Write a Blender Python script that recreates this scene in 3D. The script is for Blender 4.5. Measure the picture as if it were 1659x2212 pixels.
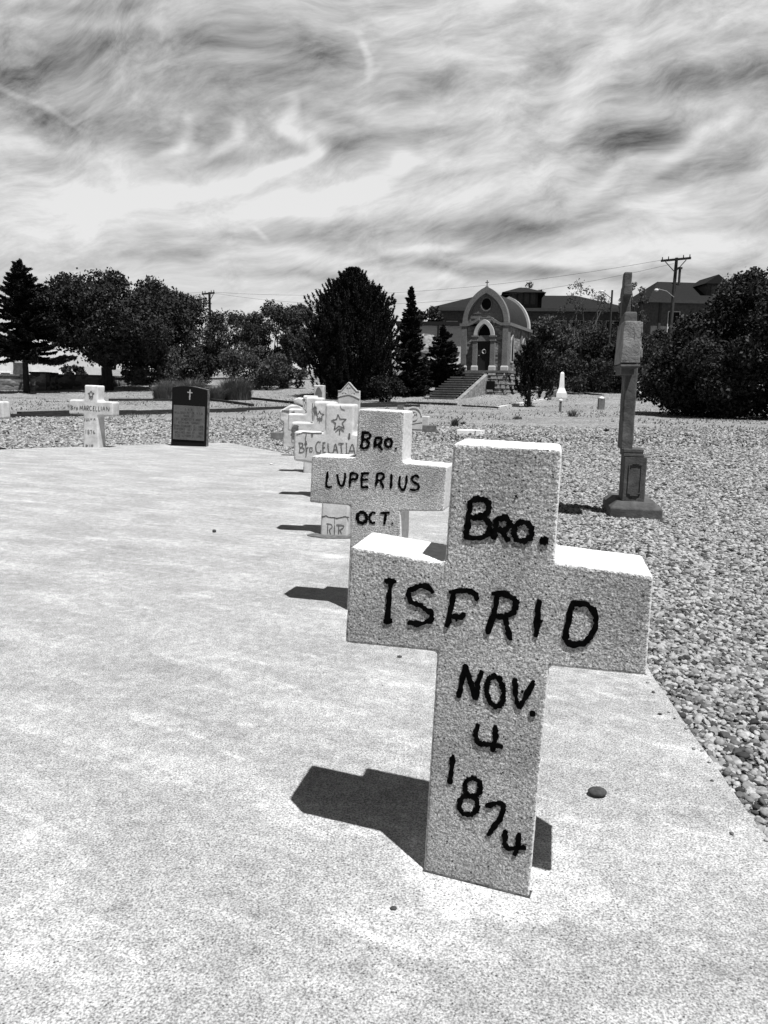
import bpy, bmesh, math, random
import numpy as np
from mathutils import Vector, Matrix, noise as mnoise
R_ = math.radians
for o in list(bpy.data.objects): bpy.data.objects.remove(o)
sc = bpy.context.scene
COL = sc.collection

# ------------------------------------------------------------------ camera
F, CX, CY, H = 1659.0, 829.5, 1106.0, 1.0
PITCH = math.atan((1106-849)/F); ROLL = 0.018
fw = np.array([0, math.cos(PITCH), -math.sin(PITCH)]); r0 = np.array([1., 0, 0]); u0 = np.cross(r0, fw)
RT = math.cos(ROLL)*r0 + math.sin(ROLL)*u0; UP = -math.sin(ROLL)*r0 + math.cos(ROLL)*u0
CAM = np.array([0, 0, H])
cam = bpy.data.cameras.new('camera'); co = bpy.data.objects.new('camera', cam); COL.objects.link(co)
cam.sensor_fit = 'HORIZONTAL'; cam.sensor_width = 36; cam.lens = 36.0*F/1659.0
cam.clip_start = 0.05; cam.clip_end = 3000
co.matrix_world = Matrix(((RT[0], UP[0], -fw[0], 0), (RT[1], UP[1], -fw[1], 0), (RT[2], UP[2], -fw[2], H), (0, 0, 0, 1)))
sc.camera = co
# ------------------------------------------------------------------ sun, sky, exposure
SUN = Vector((0.228, -0.31, 1.0)).normalized()
sl = bpy.data.lights.new('sun', 'SUN'); sl.energy = 5.0; sl.angle = R_(0.53); sl.color = (1, 1, 1)
so = bpy.data.objects.new('sun', sl); COL.objects.link(so)
so.rotation_euler = (-SUN).to_track_quat('-Z', 'Y').to_euler()
sc.view_settings.view_transform = 'Standard'; sc.view_settings.look = 'None'
sc.view_settings.gamma = 1.0; sc.view_settings.exposure = 0.66
W = bpy.data.worlds.new('World'); sc.world = W; W.use_nodes = True
def world():
    nt = W.node_tree; nt.nodes.clear(); N = nt.nodes.new; L = nt.links.new
    def math_(op, a, b=None, c=None):
        n = N('ShaderNodeMath'); n.operation = op
        for i, v in enumerate((a, b, c)):
            if v is None: continue
            if isinstance(v, (int, float)): n.inputs[i].default_value = v
            else: L(v, n.inputs[i])
        return n.outputs[0]
    def noise_(vec, scale, detail=5, rough=.5, dist=0.0, color=False):
        n = N('ShaderNodeTexNoise'); L(vec, n.inputs['Vector']); n.inputs['Scale'].default_value = scale
        n.inputs['Detail'].default_value = detail; n.inputs['Roughness'].default_value = rough; n.inputs['Distortion'].default_value = dist
        return n.outputs['Color' if color else 'Fac']
    def mapr(v, a, b, c=0., d=1., smooth=True):
        n = N('ShaderNodeMapRange'); n.interpolation_type = 'SMOOTHSTEP' if smooth else 'LINEAR'
        L(v, n.inputs['Value']); n.inputs['From Min'].default_value = a; n.inputs['From Max'].default_value = b
        n.inputs['To Min'].default_value = c; n.inputs['To Max'].default_value = d
        return n.outputs['Result']
    tc = N('ShaderNodeTexCoord'); sp = N('ShaderNodeSeparateXYZ'); L(tc.outputs['Generated'], sp.inputs[0])
    x, y, z = sp.outputs
    ay = math_('MAXIMUM', math_('ABSOLUTE', y), .15)
    u = math_('DIVIDE', x, ay); v = math_('DIVIDE', z, ay)
    cb = N('ShaderNodeCombineXYZ'); L(u, cb.inputs[0]); L(v, cb.inputs[1])
    def warp(vec, sc_, amp, loc, det=2):                # wind-drawn sheets bend slowly
        mm = N('ShaderNodeMapping'); L(vec, mm.inputs[0]); mm.inputs['Location'].default_value = loc
        wn = N('ShaderNodeVectorMath'); wn.operation = 'SUBTRACT'; L(noise_(mm.outputs[0], sc_, det, .5, 0, True), wn.inputs[0]); wn.inputs[1].default_value = (.5, .5, .5)
        ws = N('ShaderNodeVectorMath'); ws.operation = 'MULTIPLY'; L(wn.outputs[0], ws.inputs[0]); ws.inputs[1].default_value = (amp*1.6, amp*.7, 0)
        wa = N('ShaderNodeVectorMath'); wa.operation = 'ADD'; L(vec, wa.inputs[0]); L(ws.outputs[0], wa.inputs[1]); return wa.outputs[0]
    def mapp(vec, rot, sc_, loc):
        m0 = N('ShaderNodeMapping'); L(vec, m0.inputs[0]); m0.inputs['Rotation'].default_value = (0, 0, R_(rot)); m = N('ShaderNodeMapping'); L(m0.outputs[0], m.inputs[0]); m.inputs['Scale'].default_value = sc_; m.inputs['Location'].default_value = loc; return m.outputs[0]
    w0 = warp(warp(cb.outputs[0], 5, .06, (5, 2, 0), 2), 13, .03, (2, 2, 0), 2)
    w9 = warp(warp(cb.outputs[0], 3.2, .15, (1, 4, 0), 2), 8, .035, (3, 3, 0), 2)
    def blob(px, py, w, h, tilt, power=1.0):            # a cloud sheet or gap standing at one direction of the sky
        d = fw + RT*(px-CX)/F - UP*(py-CY)/F; m = N('ShaderNodeMapping'); m.vector_type = 'TEXTURE'; L(w0, m.inputs[0])
        m.inputs['Location'].default_value = (d[0]/d[1], d[2]/d[1], 0); m.inputs['Rotation'].default_value = (0, 0, R_(tilt)); m.inputs['Scale'].default_value = (w/F*1.5, h/F*1.5, 1)
        n = N('ShaderNodeVectorMath'); n.operation = 'LENGTH'; L(m.outputs[0], n.inputs[0]); return mapr(n.outputs['Value'], .1, 1.25, power, 0.)
    dark = [(560, 78, 170, 26, 0, .9), (110, 175, 250, 100, 0, .8), (660, 155, 130, 45, 14, .75), (970, 172, 62, 24, 8, .9), (320, 285, 60, 38, 8, .6), (450, 275, 62, 40, 12, .75), (580, 292, 42, 55, -10, .7), (690, 255, 70, 14, -8, .6),
        (740, 340, 58, 26, 0, .9), (940, 290, 260, 20, 7, .85), (1360, 288, 120, 30, 8, .7), (1420, 268, 80, 22, -6, .35), (1430, 165, 190, 22, 10, .9), (1620, 165, 110, 22, 8, .8), (80, 350, 60, 16, 0, .5), (480, 345, 66, 13, 6, .6), (690, 515, 190, 26, 3, .85), (1090, 490, 200, 32, 4, .8), (960, 576, 240, 17, 0, .8),
        (620, 602, 110, 9, -3, 1.), (340, 556, 95, 14, 0, .55), (860, 210, 60, 12, 0, .5), (1610, 340, 150, 24, 10, .7), (1430, 405, 150, 26, 14, .6), (340, 95, 130, 30, 0, .5), (1300, 590, 300, 14, 0, .6), (100, 20, 200, 14, 0, .3), (1480, 90, 150, 14, 14, .5), (60, 255, 200, 30, -10, .5), (1250, 470, 120, 14, 4, .5)]
    lite = [(614, 262, 10, 34, 8, 1.), (640, 312, 34, 13, -35, 1.2), (672, 335, 26, 16, 40, 1.2), (600, 378, 90, 15, 22, 1.), (440, 412, 150, 18, 10, .9), (230, 430, 200, 26, 4, .8), (388, 282, 12, 30, -12, .9), (370, 318, 40, 9, 20, .7), (524, 285, 12, 20, 10, .8), (490, 312, 40, 9, 22, .7),
        (783, 110, 9, 40, -6, .7), (778, 165, 30, 8, 40, .5), (842, 352, 14, 26, -30, .8), (790, 400, 80, 13, 28, .8), (640, 448, 150, 20, 12, .9), (1240, 235, 26, 60, -18, .7), (1300, 110, 34, 90, -28, .7), (1150, 380, 110, 22, 18, .7), (1440, 430, 70, 13, 8, 1.), (1560, 275, 60, 14, 30, .9), (1490, 330, 70, 12, 38, .7), (1350, 370, 60, 12, 42, .6),
        (330, 490, 330, 36, 2, .7), (760, 578, 200, 14, -5, 1.1), (1440, 540, 280, 22, 4, .9), (985, 525, 22, 10, 40, .9), (900, 548, 100, 7, 10, .8), (960, 435, 250, 30, 6, .6), (1050, 60, 260, 40, 8, .5), (150, 40, 300, 12, 2, .4), (40, 305, 60, 16, -20, .7), (900, 625, 900, 20, 0, .5), (1000, 345, 120, 14, 6, .6), (560, 520, 20, 6, -40, .6), (60, 215, 90, 5, -32, .5), (1560, 30, 200, 40, 14, .4), (1220, 570, 160, 8, -4, .7)]
    def total(lst):
        t = None
        for q in lst:
            o = blob(*q); t = o if t is None else math_('ADD', t, o)
        return t
    a = noise_(mapp(w9, -8, (1, 2.6, 1), (3.1, 1.7, 0)), 4.2, 7, .6, .3)
    b = noise_(mapp(w9, -13, (1., 2.7, 1), (7.7, 4.2, 0)), 11, 9, .68, .3)
    fine = noise_(mapp(w9, -22, (1., 5, 1), (0, 0, 0)), 22, 6, .66, .3)
    s = math_('ADD', math_('MULTIPLY', math_('SUBTRACT', a, .5), 1.3), math_('ADD', math_('MULTIPLY', math_('SUBTRACT', b, .5), 1.15), math_('MULTIPLY', math_('SUBTRACT', fine, .5), .34)))
    cover = math_('ADD', math_('ADD', s, .68), math_('SUBTRACT', math_('MULTIPLY', total(lite), .32), math_('MULTIPLY', total(dark), .36)))
    soft = mapr(cover, .0, 1.0, 0.0, 1.0, False); cover = soft
    # thins out towards the dark zenith and behind the camera, dimmed to deepen shadows
    cover = math_('MULTIPLY', cover, math_('MULTIPLY', mapr(z, .48, .66, 1., 0.02), mapr(y, -.5, .1, .35, 1.)))
    sky = N('ShaderNodeTexSky'); sky.sky_type = 'NISHITA'; sky.sun_disc = False
    sky.sun_elevation = math.asin(SUN.z); sky.sun_rotation = math.atan2(SUN.x, SUN.y)
    sky.dust_density = .6; sky.ozone_density = 2.0; sky.altitude = 1900
    sr = N('ShaderNodeSeparateColor'); L(sky.outputs[0], sr.inputs[0])      # red-filtered black and white film
    base = math_('MULTIPLY', mapr(y, -.5, .1, .4, 1.), 1.0); base = math_('MULTIPLY', base, math_('MINIMUM', math_('MULTIPLY', sr.outputs[0], .6), mapr(z, .42, .62, 3.0, .12)))  # unseen upper and rear sky dimmed for darker shadows
    cl = mapr(z, .0, .35, 6.2, 5.9)
    mx = N('ShaderNodeMix'); mx.data_type = 'FLOAT'; mx.clamp_factor = True; L(cover, mx.inputs[0]); L(base, mx.inputs[2]); L(cl, mx.inputs[3])
    bg = N('ShaderNodeBackground'); L(mx.outputs[0], bg.inputs[0]); bg.inputs[1].default_value = .085
    o = N('ShaderNodeOutputWorld'); L(bg.outputs[0], o.inputs[0])
world()

# ------------------------------------------------------------------ helpers
def z2d(ox, oy, s):                                   # zoomed crop pixel -> 1659-wide photo pixel
    return lambda x, y: ((ox + x/s)/1.507, (oy + y/s)/1.507)
def ray(x, y): return fw + RT*(x-CX)/F - UP*(y-CY)/F
def gnd(x, y, z=0.0):
    d = ray(x, y); return CAM + d*((z-H)/d[2])
def atY(x, y, Y):
    d = ray(x, y); return CAM + d*(Y/d[1])
def smooth(a, b, t):
    t = min(1, max(0, (t-a)/(b-a))); return t*t*(3-2*t)
PR_Y = [-50, 0, 18, 30, 40, 50, 60, 70, 80, 95, 130, 200, 420]
PR_Z = [0, 0, 0, .10, .25, .50, 1.1, 1.8, 2.4, 3.2, 4.5, 5.5, 6.5]
def T(x, y):
    z = float(np.interp(y, PR_Y, PR_Z))
    k = smooth(12, 30, y)
    z += k*.10*mnoise.noise((x*.09, y*.09, 0)) + k*.03*mnoise.noise((x*.5, y*.5, 3))
    z += .35*math.exp(-(((x-8.2)/6)**2 + ((y-61)/6)**2))
    z -= .35*smooth(-14, -40, x)*smooth(45, 62, y)
    return z
def hit(px, py, ymin=10., ymax=200.):
    d = ray(px, py); Y = ymin
    while Y < ymax:
        p = CAM + d*(Y/d[1])
        if p[2] < T(p[0], p[1]): break
        Y += .1
    p = CAM + d*(Y/d[1]); return np.array([p[0], p[1], T(p[0], p[1])])

def tag(o, label=None, cat=None, group=None, kind=None):
    if label: o['label'] = label
    if cat: o['category'] = cat
    if group: o['group'] = group
    if kind: o['kind'] = kind
    return o
def empty(name, loc, rz=0, label=None, cat=None, group=None):
    o = bpy.data.objects.new(name, None); COL.objects.link(o); o.location = loc; o.rotation_euler = (0, 0, rz)
    o.empty_display_size = .2
    return tag(o, label, cat, group)
def mkobj(name, verts, faces, mat, parent=None, loc=None, rz=0, smooth_=False):
    me = bpy.data.meshes.new(name); me.from_pydata([tuple(map(float, v)) for v in verts], [], faces); me.update()
    if smooth_: me.polygons.foreach_set('use_smooth', [True]*len(me.polygons))
    if mat: me.materials.append(mat)
    o = bpy.data.objects.new(name, me); COL.objects.link(o)
    if parent: o.parent = parent
    if loc is not None: o.location = loc
    if rz: o.rotation_euler = (0, 0, rz)
    return o
def npobj(name, V, Fq, mat, parent=None, loc=None):      # quads from arrays
    me = bpy.data.meshes.new(name); nq, k = Fq.shape
    me.vertices.add(len(V)); me.vertices.foreach_set('co', np.asarray(V, np.float32).ravel())
    me.loops.add(nq*k); me.loops.foreach_set('vertex_index', Fq.astype(np.int32).ravel())
    me.polygons.add(nq); me.polygons.foreach_set('loop_start', np.arange(0, nq*k, k, dtype=np.int32))
    me.update(calc_edges=True); me.materials.append(mat)
    o = bpy.data.objects.new(name, me); COL.objects.link(o)
    if parent: o.parent = parent
    if loc is not None: o.location = loc
    return o
class MB:
    def __init__(s): s.v = []; s.f = []
    def add(s, V, Fc):
        b = len(s.v); s.v += [tuple(map(float, p)) for p in V]; s.f += [[i+b for i in f] for f in Fc]; return s
    def box(s, x0, x1, y0, y1, z0, z1, taper=0, tx=None):
        t = taper; u = t if tx is None else tx
        V = [(x0, y0, z0), (x1, y0, z0), (x1, y1, z0), (x0, y1, z0), (x0+u, y0+t, z1), (x1-u, y0+t, z1), (x1-u, y1-t, z1), (x0+u, y1-t, z1)]
        return s.add(V, [(0, 3, 2, 1), (4, 5, 6, 7), (0, 1, 5, 4), (1, 2, 6, 5), (2, 3, 7, 6), (3, 0, 4, 7)])
    def prism(s, poly, y0, y1):                          # poly in (x, z), extruded along y
        n = len(poly); V = [(p[0], y0, p[1]) for p in poly] + [(p[0], y1, p[1]) for p in poly]
        return s.add(V, [list(range(n)), list(range(2*n-1, n-1, -1))] + [[i, i+n, (i+1) % n+n, (i+1) % n] for i in range(n)])
    def prismz(s, poly, z0, z1):
        n = len(poly); V = [(p[0], p[1], z0) for p in poly] + [(p[0], p[1], z1) for p in poly]
        return s.add(V, [list(range(n-1, -1, -1)), list(range(n, 2*n))] + [[i, (i+1) % n, (i+1) % n+n, i+n] for i in range(n)])
    def strip(s, outer, inner, y0, y1):                  # band between two (x, z) polylines, extruded along y
        n = len(outer); V = [(p[0], y0, p[1]) for p in outer]+[(p[0], y0, p[1]) for p in inner]+[(p[0], y1, p[1]) for p in outer]+[(p[0], y1, p[1]) for p in inner]
        Fc = []
        for i in range(n-1):
            Fc += [(i, i+1, n+i+1, n+i), (2*n+i, 3*n+i, 3*n+i+1, 2*n+i+1), (i, 2*n+i, 2*n+i+1, i+1), (n+i, n+i+1, 3*n+i+1, 3*n+i)]
        Fc += [(0, n, 3*n, 2*n), (n-1, 3*n-1, 4*n-1, 2*n-1)]
        return s.add(V, Fc)
    def tube(s, pts, rad, n=7, caps=True):
        pts = [Vector(p) for p in pts]; rings = []; V = []; Fc = []
        if not hasattr(rad, '__len__'): rad = [rad]*len(pts)
        for i, p in enumerate(pts):
            t = (pts[min(i+1, len(pts)-1)] - pts[max(i-1, 0)]).normalized()
            a = t.orthogonal().normalized() if i == 0 else (a - t*a.dot(t)).normalized()
            b = t.cross(a)
            for k in range(n):
                an = 2*math.pi*k/n; V.append(p + (a*math.cos(an)+b*math.sin(an))*rad[i])
        for i in range(len(pts)-1):
            for k in range(n): Fc.append((i*n+k, i*n+(k+1) % n, (i+1)*n+(k+1) % n, (i+1)*n+k))
        if caps: Fc += [list(range(n-1, -1, -1)), list(range((len(pts)-1)*n, len(pts)*n))]
        return s.add(V, Fc)
    def sphere(s, c, r, sc_=(1, 1, 1), n=10, m=7, rng=None, jit=0):
        V = []; Fc = []
        for i in range(m+1):
            th = math.pi*i/m
            for k in range(n):
                ph = 2*math.pi*k/n; rr = r*(1+(rng.uniform(-jit, jit) if rng else 0))
                V.append((c[0]+rr*sc_[0]*math.sin(th)*math.cos(ph), c[1]+rr*sc_[1]*math.sin(th)*math.sin(ph), c[2]+rr*sc_[2]*math.cos(th)))
        for i in range(m):
            for k in range(n): Fc.append((i*n+k, i*n+(k+1) % n, (i+1)*n+(k+1) % n, (i+1)*n+k))
        return s.add(V, Fc)
    def obj(s, name, mat, parent=None, loc=None, rz=0, sm=False): return mkobj(name, s.v, s.f, mat, parent, loc, rz, sm)

# ------------------------------------------------------------------ materials (all neutral greys: black and white film)
def gray(name, v0, v1, scale=20., detail=6, bump=.0, bscale=None, bdist=.01, rough=.9, big=None, bigv=None, stretch=(1, 1, 1), pits=None, cell=None, spec=.25, lo=.35, hi=.65, fines=None, streak=None, patch=False, front=False, streak2=None, scrape=False):
    m = bpy.data.materials.new(name); m.use_nodes = True; nt = m.node_tree; nt.nodes.clear(); N = nt.nodes.new; L = nt.links.new
    out = N('ShaderNodeOutputMaterial'); p = N('ShaderNodeBsdfPrincipled'); L(p.outputs[0], out.inputs[0])
    p.inputs['Roughness'].default_value = rough; p.inputs['Specular IOR Level'].default_value = spec
    tc = N('ShaderNodeTexCoord'); mp = N('ShaderNodeMapping'); L(tc.outputs['Object'], mp.inputs[0]); mp.inputs['Scale'].default_value = stretch
    def noi(sc_, d=6, rg=.55, src=mp, w=0.):
        n = N('ShaderNodeTexNoise'); L(src.outputs[0 if src is mp else 'Object'], n.inputs['Vector']); n.inputs['Scale'].default_value = sc_; n.inputs['Detail'].default_value = d; n.inputs['Roughness'].default_value = rg; n.inputs['Distortion'].default_value = w; return n
    def mr(src, a, b, c, d):
        r = N('ShaderNodeMapRange'); L(src, r.inputs[0]); r.inputs[1].default_value = a; r.inputs[2].default_value = b; r.inputs[3].default_value = c; r.inputs[4].default_value = d; return r.outputs[0]
    def mul(a, b, op='MULTIPLY'):
        n = N('ShaderNodeMath'); n.operation = op; L(a, n.inputs[0])
        if isinstance(b, (int, float)): n.inputs[1].default_value = b
        else: L(b, n.inputs[1])
        return n.outputs[0]
    if cell:
        vo = N('ShaderNodeTexVoronoi'); L(mp.outputs[0], vo.inputs['Vector']); vo.inputs['Scale'].default_value = cell
        sp = N('ShaderNodeSeparateColor'); L(vo.outputs['Color'], sp.inputs[0])
        val = mr(sp.outputs[0], 0, 1, v0, v1); hsrc = mul(vo.outputs['Distance'], -1.)
        val = mul(val, mr(noi(scale).outputs[0], .3, .7, .82, 1.15))
    else:
        n1 = noi(scale, detail, .6); val = mr(n1.outputs[0], lo, hi, v0, v1); hsrc = n1.outputs[0]
    if fines: val = mul(val, mr(noi(fines[0], 3, .6, tc).outputs[0], .36, .64, fines[1], fines[2]))
    if big:
        val = mul(val, mr(noi(big, 4, .55).outputs[0], .35, .65, bigv[0], bigv[1]))
    for streak in [q for q in (streak, streak2) if q]:  # (mapping scale, noise scale, lo, hi, turn)
        m4 = N('ShaderNodeMapping'); L(tc.outputs['Object'], m4.inputs[0]); m4.inputs['Rotation'].default_value = (0, 0, R_(streak[4])); m3 = N('ShaderNodeMapping'); L(m4.outputs[0], m3.inputs[0]); m3.inputs['Scale'].default_value = streak[0]
        n3 = N('ShaderNodeTexNoise'); L(m3.outputs[0], n3.inputs['Vector']); n3.inputs['Scale'].default_value = streak[1]; n3.inputs['Detail'].default_value = 6; n3.inputs['Distortion'].default_value = .5
        val = mul(val, mr(n3.outputs[0], .4 if streak is not streak2 else .58, .66 if streak is not streak2 else .72, streak[2], streak[3]))
    if scrape:                                         # pale worn patches with crisp broken edges, and a few darker stains
        for (sc0_, off, a_, b_, lo_, hi_, st_) in ((1.6, (3, 1, 0), .53, .58, 1., 1.14, (1, 2.2, 1)), (2.3, (9, 4, 0), .56, .64, 1., .86, (1, 1.7, 1)), (5.5, (2, 7, 0), .57, .60, 1., 1.25, (.7, 2.6, 1)), (12., (5, 1, 0), .60, .62, 1., 1.25, (.5, 2.6, 1))):
            r5 = N('ShaderNodeMapping'); L(tc.outputs['Object'], r5.inputs[0]); r5.inputs['Rotation'].default_value = (0, 0, R_(30)); m5 = N('ShaderNodeMapping'); L(r5.outputs[0], m5.inputs[0]); m5.inputs['Scale'].default_value = st_; m5.inputs['Location'].default_value = off
            n5 = N('ShaderNodeTexNoise'); L(m5.outputs[0], n5.inputs['Vector']); n5.inputs['Scale'].default_value = sc0_; n5.inputs['Detail'].default_value = 14; n5.inputs['Roughness'].default_value = .78
            val = mul(val, mr(n5.outputs[0], a_, b_, lo_, hi_))
    if pits:                                           # (scale, threshold, darkness)
        v2 = N('ShaderNodeTexVoronoi'); L(tc.outputs['Object'], v2.inputs['Vector']); v2.inputs['Scale'].default_value = pits[0]
        pr = mr(v2.outputs['Distance'], pits[1]*.5, pits[1], pits[2], 1.); val = mul(val, pr)
    if front:                                          # only the front is rough-cast, the cast sides are trowelled smooth
        sn = N('ShaderNodeSeparateXYZ'); L(tc.outputs['Normal'], sn.inputs[0]); fr = mr(mul(sn.outputs[1], -1.), .5, .85, 0., 1.)
        smv = mr(noi(60, 5, .6, tc).outputs[0], .3, .7, .47, .66); mxv = N('ShaderNodeMix'); mxv.data_type = 'FLOAT'; L(fr, mxv.inputs[0]); L(smv, mxv.inputs[2]); L(val, mxv.inputs[3]); val = mxv.outputs[0]
    if patch:                                          # pale cement smeared round the foot of the near cross
        vm = N('ShaderNodeMapping'); vm.vector_type = 'TEXTURE'; L(tc.outputs['Object'], vm.inputs[0]); vm.inputs['Location'].default_value = (.24, 1.42, 0); vm.inputs['Rotation'].default_value = (0, 0, R_(-21)); vm.inputs['Scale'].default_value = (.24, .15, 1)
        ln = N('ShaderNodeVectorMath'); ln.operation = 'LENGTH'; L(vm.outputs[0], ln.inputs[0])
        dd = mul(ln.outputs['Value'], mul(noi(7, 4, .6, tc).outputs[0], 1.6), 'ADD'); val = mul(val, mr(dd, 1.6, 1.85, 1.42, 1.))
    cc = N('ShaderNodeCombineColor')
    for i in range(3): L(val, cc.inputs[i])
    L(cc.outputs[0], p.inputs['Base Color'])
    if bump:
        bsrc = hsrc
        if bscale: bsrc = noi(bscale, 4, .6, tc).outputs[0]
        if pits: bsrc = mul(bsrc, mul(pr, .6), 'ADD')
        b = N('ShaderNodeBump'); b.inputs['Strength'].default_value = bump; b.inputs['Distance'].default_value = bdist; L(bsrc, b.inputs['Height']); L(b.outputs[0], p.inputs['Normal'])
        if front: L(mr(fr, 0, 1, .2, bump), b.inputs['Strength'])
    return m
def leafmat(name, v0, v1, trans=.12):
    m = bpy.data.materials.new(name); m.use_nodes = True; nt = m.node_tree; nt.nodes.clear(); N = nt.nodes.new; L = nt.links.new
    out = N('ShaderNodeOutputMaterial'); p = N('ShaderNodeBsdfPrincipled'); p.inputs['Roughness'].default_value = .65; p.inputs['Specular IOR Level'].default_value = .15
    g = N('ShaderNodeNewGeometry'); r = N('ShaderNodeMapRange'); L(g.outputs['Random Per Island'], r.inputs[0]); r.inputs[3].default_value = v0; r.inputs[4].default_value = v1
    cc = N('ShaderNodeCombineColor')
    for i in range(3): L(r.outputs[0], cc.inputs[i])
    L(cc.outputs[0], p.inputs['Base Color'])
    t = N('ShaderNodeBsdfTranslucent'); L(cc.outputs[0], t.inputs[0]); mx = N('ShaderNodeMixShader'); mx.inputs[0].default_value = trans
    L(p.outputs[0], mx.inputs[1]); L(t.outputs[0], mx.inputs[2]); L(mx.outputs[0], out.inputs[0]); return m
M = {}
M['slab'] = gray('slab_concrete', .27, .375, 22, 8, .8, 130, .007, .9, big=2.1, bigv=(.88, 1.07), fines=(250, .44, 1.38), streak=((.8, 2.6, 1), 1.7, .92, 1.14, 28), streak2=((.8, 3.4, 1), 3.4, 1.0, 1.28, 22), scrape=True, pits=(95, .2, .4), patch=True)
M['rough'] = gray('rough_cast', .40, .60, 75, 8, 1., 150, .02, .95, big=5, bigv=(.74, 1.16), fines=(260, .42, 1.5), pits=(70, .16, .15), front=True)
M['pale'] = gray('painted_concrete', .44, .60, 8, 7, .35, 60, .004, .85, big=2.5, bigv=(.86, 1.06), fines=(90, .9, 1.06), pits=(14, .07, .6))
M['paleg'] = gray('weathered_marble', .42, .56, 6, 7, .3, 40, .005, .8, big=2, bigv=(.8, 1.08))
M['mono'] = gray('shaded_brown_sandstone', .05, .09, 14, 7, .6, 70, .006, .95, big=3, bigv=(.8, 1.2), pits=(22, .07, .6))  # brown stone darkened further, shade on shaft and pedestal put into the colour
M['monolit'] = gray('sunlit_sandstone', .13, .21, 14, 7, .8, 60, .01, .95, big=5, bigv=(.75, 1.2), pits=(22, .09, .5))  # lighter copy, sunlight on the arm block put into the colour
M['black'] = gray('black_paint', .0012, .004, 60, 3, .2, 120, .002, .95, spec=.02)
M['incise'] = gray('dark_incision', .07, .16, 60, 3, .2, 120, .002, .9, spec=.1)
M['crack'] = gray('crack_shadow', .02, .07, 80, 3, rough=1, spec=0)
M['stain'] = gray('lichen_stain', .06, .16, 40, 5, rough=1, spec=.1)
M['granite'] = gray('dark_granite', .005, .009, 60, 4, .05, 100, .002, .7, spec=.08)
M['granside'] = gray('rock_pitch_side', .05, .2, 14, 6, .9, 20, .02, .9)
M['plate'] = gray('bronze_plate', .07, .10, 9, 5, .1, 60, .002, .7, fines=(60, .9, 1.1))
M['plateletter'] = gray('plate_letter', .03, .05, 50, 2, rough=.8)
M['etch'] = gray('etched_line', .25, .32, 40, 3, rough=.8)
M['ground'] = gray('gravel_ground', .04, .34, 30, 4, .9, None, .02, .95, cell=22, big=.35, bigv=(.84, 1.14), fines=(3.2, .85, 1.12))
M['mulch'] = gray('dirt', .06, .14, 30, 6, .8, 60, .01, 1)
M['timber'] = gray('creosote_timber', .012, .04, 12, 6, .6, 40, .01, .95, stretch=(.3, 3, 3))
M['bark'] = gray('bark', .012, .035, 8, 6, .8, 14, .03, .95, stretch=(1, 1, .3))
M['palebark'] = gray('pale_bark', .06, .12, 8, 6, .8, 14, .03, .95, stretch=(1, 1, .3))
M['wall'] = gray('rubble_wall', .05, .26, 6, 6, .8, None, .06, .95, cell=2.6, stretch=(1, 1, 1.8), big=.8, bigv=(.8, 1.1))
M['ashlar'] = gray('ashlar_stone', .10, .22, 5, 5, .8, None, .05, .95, cell=2.4, stretch=(1, 1, 2.0), big=.8, bigv=(.85, 1.1))
M['rustic'] = gray('rock_faced_stone', .07, .22, 5, 5, 1., None, .12, .95, cell=2.0, stretch=(1, 1, 2.2), big=.9, bigv=(.8, 1.1))
M['dressed'] = gray('dressed_stone', .11, .17, 10, 5, .3, 25, .01, .9, big=1.4, bigv=(.88, 1.08))
M['step'] = gray('step_stone', .09, .16, 10, 5, .4, 25, .01, .9, big=1.4, bigv=(.8, 1.1))
M['lead'] = gray('lead_roof', .02, .035, 3, 4, .2, 14, .01, .8, spec=.08, stretch=(.4, 3, 1))
M['shingle'] = gray('shingle_roof', .013, .024, 10, 4, .3, 20, .02, .95, spec=.03, stretch=(1, 1, 3))
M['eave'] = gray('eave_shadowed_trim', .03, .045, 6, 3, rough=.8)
M['stucco'] = gray('stucco', .05, .09, 4, 4, .2, 30, .01, .9)  # wall colour darkened to carry the shade under eaves and trees
M['white'] = gray('white_wall', .62, .72, 3, 4, .1, 20, .01, .9)
M['trim'] = gray('pale_trim', .34, .42, 6, 3, rough=.8)
M['glass'] = gray('dark_glass', .004, .008, 4, 2, rough=.5, spec=.05)
M['door'] = gray('dark_door', .008, .016, 10, 4, .2, 30, .01, .6, stretch=(3, 1, .4))
M['wreath'] = gray('pale_wreath', .4, .5, 20, 3, rough=.9)
M['pole'] = gray('weathered_pole', .02, .05, 8, 5, .4, 20, .01, .95, stretch=(1, 1, .2))
M['metal'] = gray('grey_metal', .35, .45, 5, 2, rough=.4)
M['rock'] = gray('rock', .12, .26, 4, 6, .8, 8, .05, .95)
M['leaf'] = leafmat('broad_leaf', .012, .042); M['leaf2'] = leafmat('grey_leaf', .035, .09, .2); M['needle'] = leafmat('needle', .006, .020, .05); M['leaf3'] = leafmat('mid_leaf', .022, .06, .15)
M['dgrass'] = leafmat('dry_grass', .07, .17); M['bush'] = leafmat('shiny_leaf', .008, .042, .05); M['weed'] = leafmat('weed_leaf', .05, .12)
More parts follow.
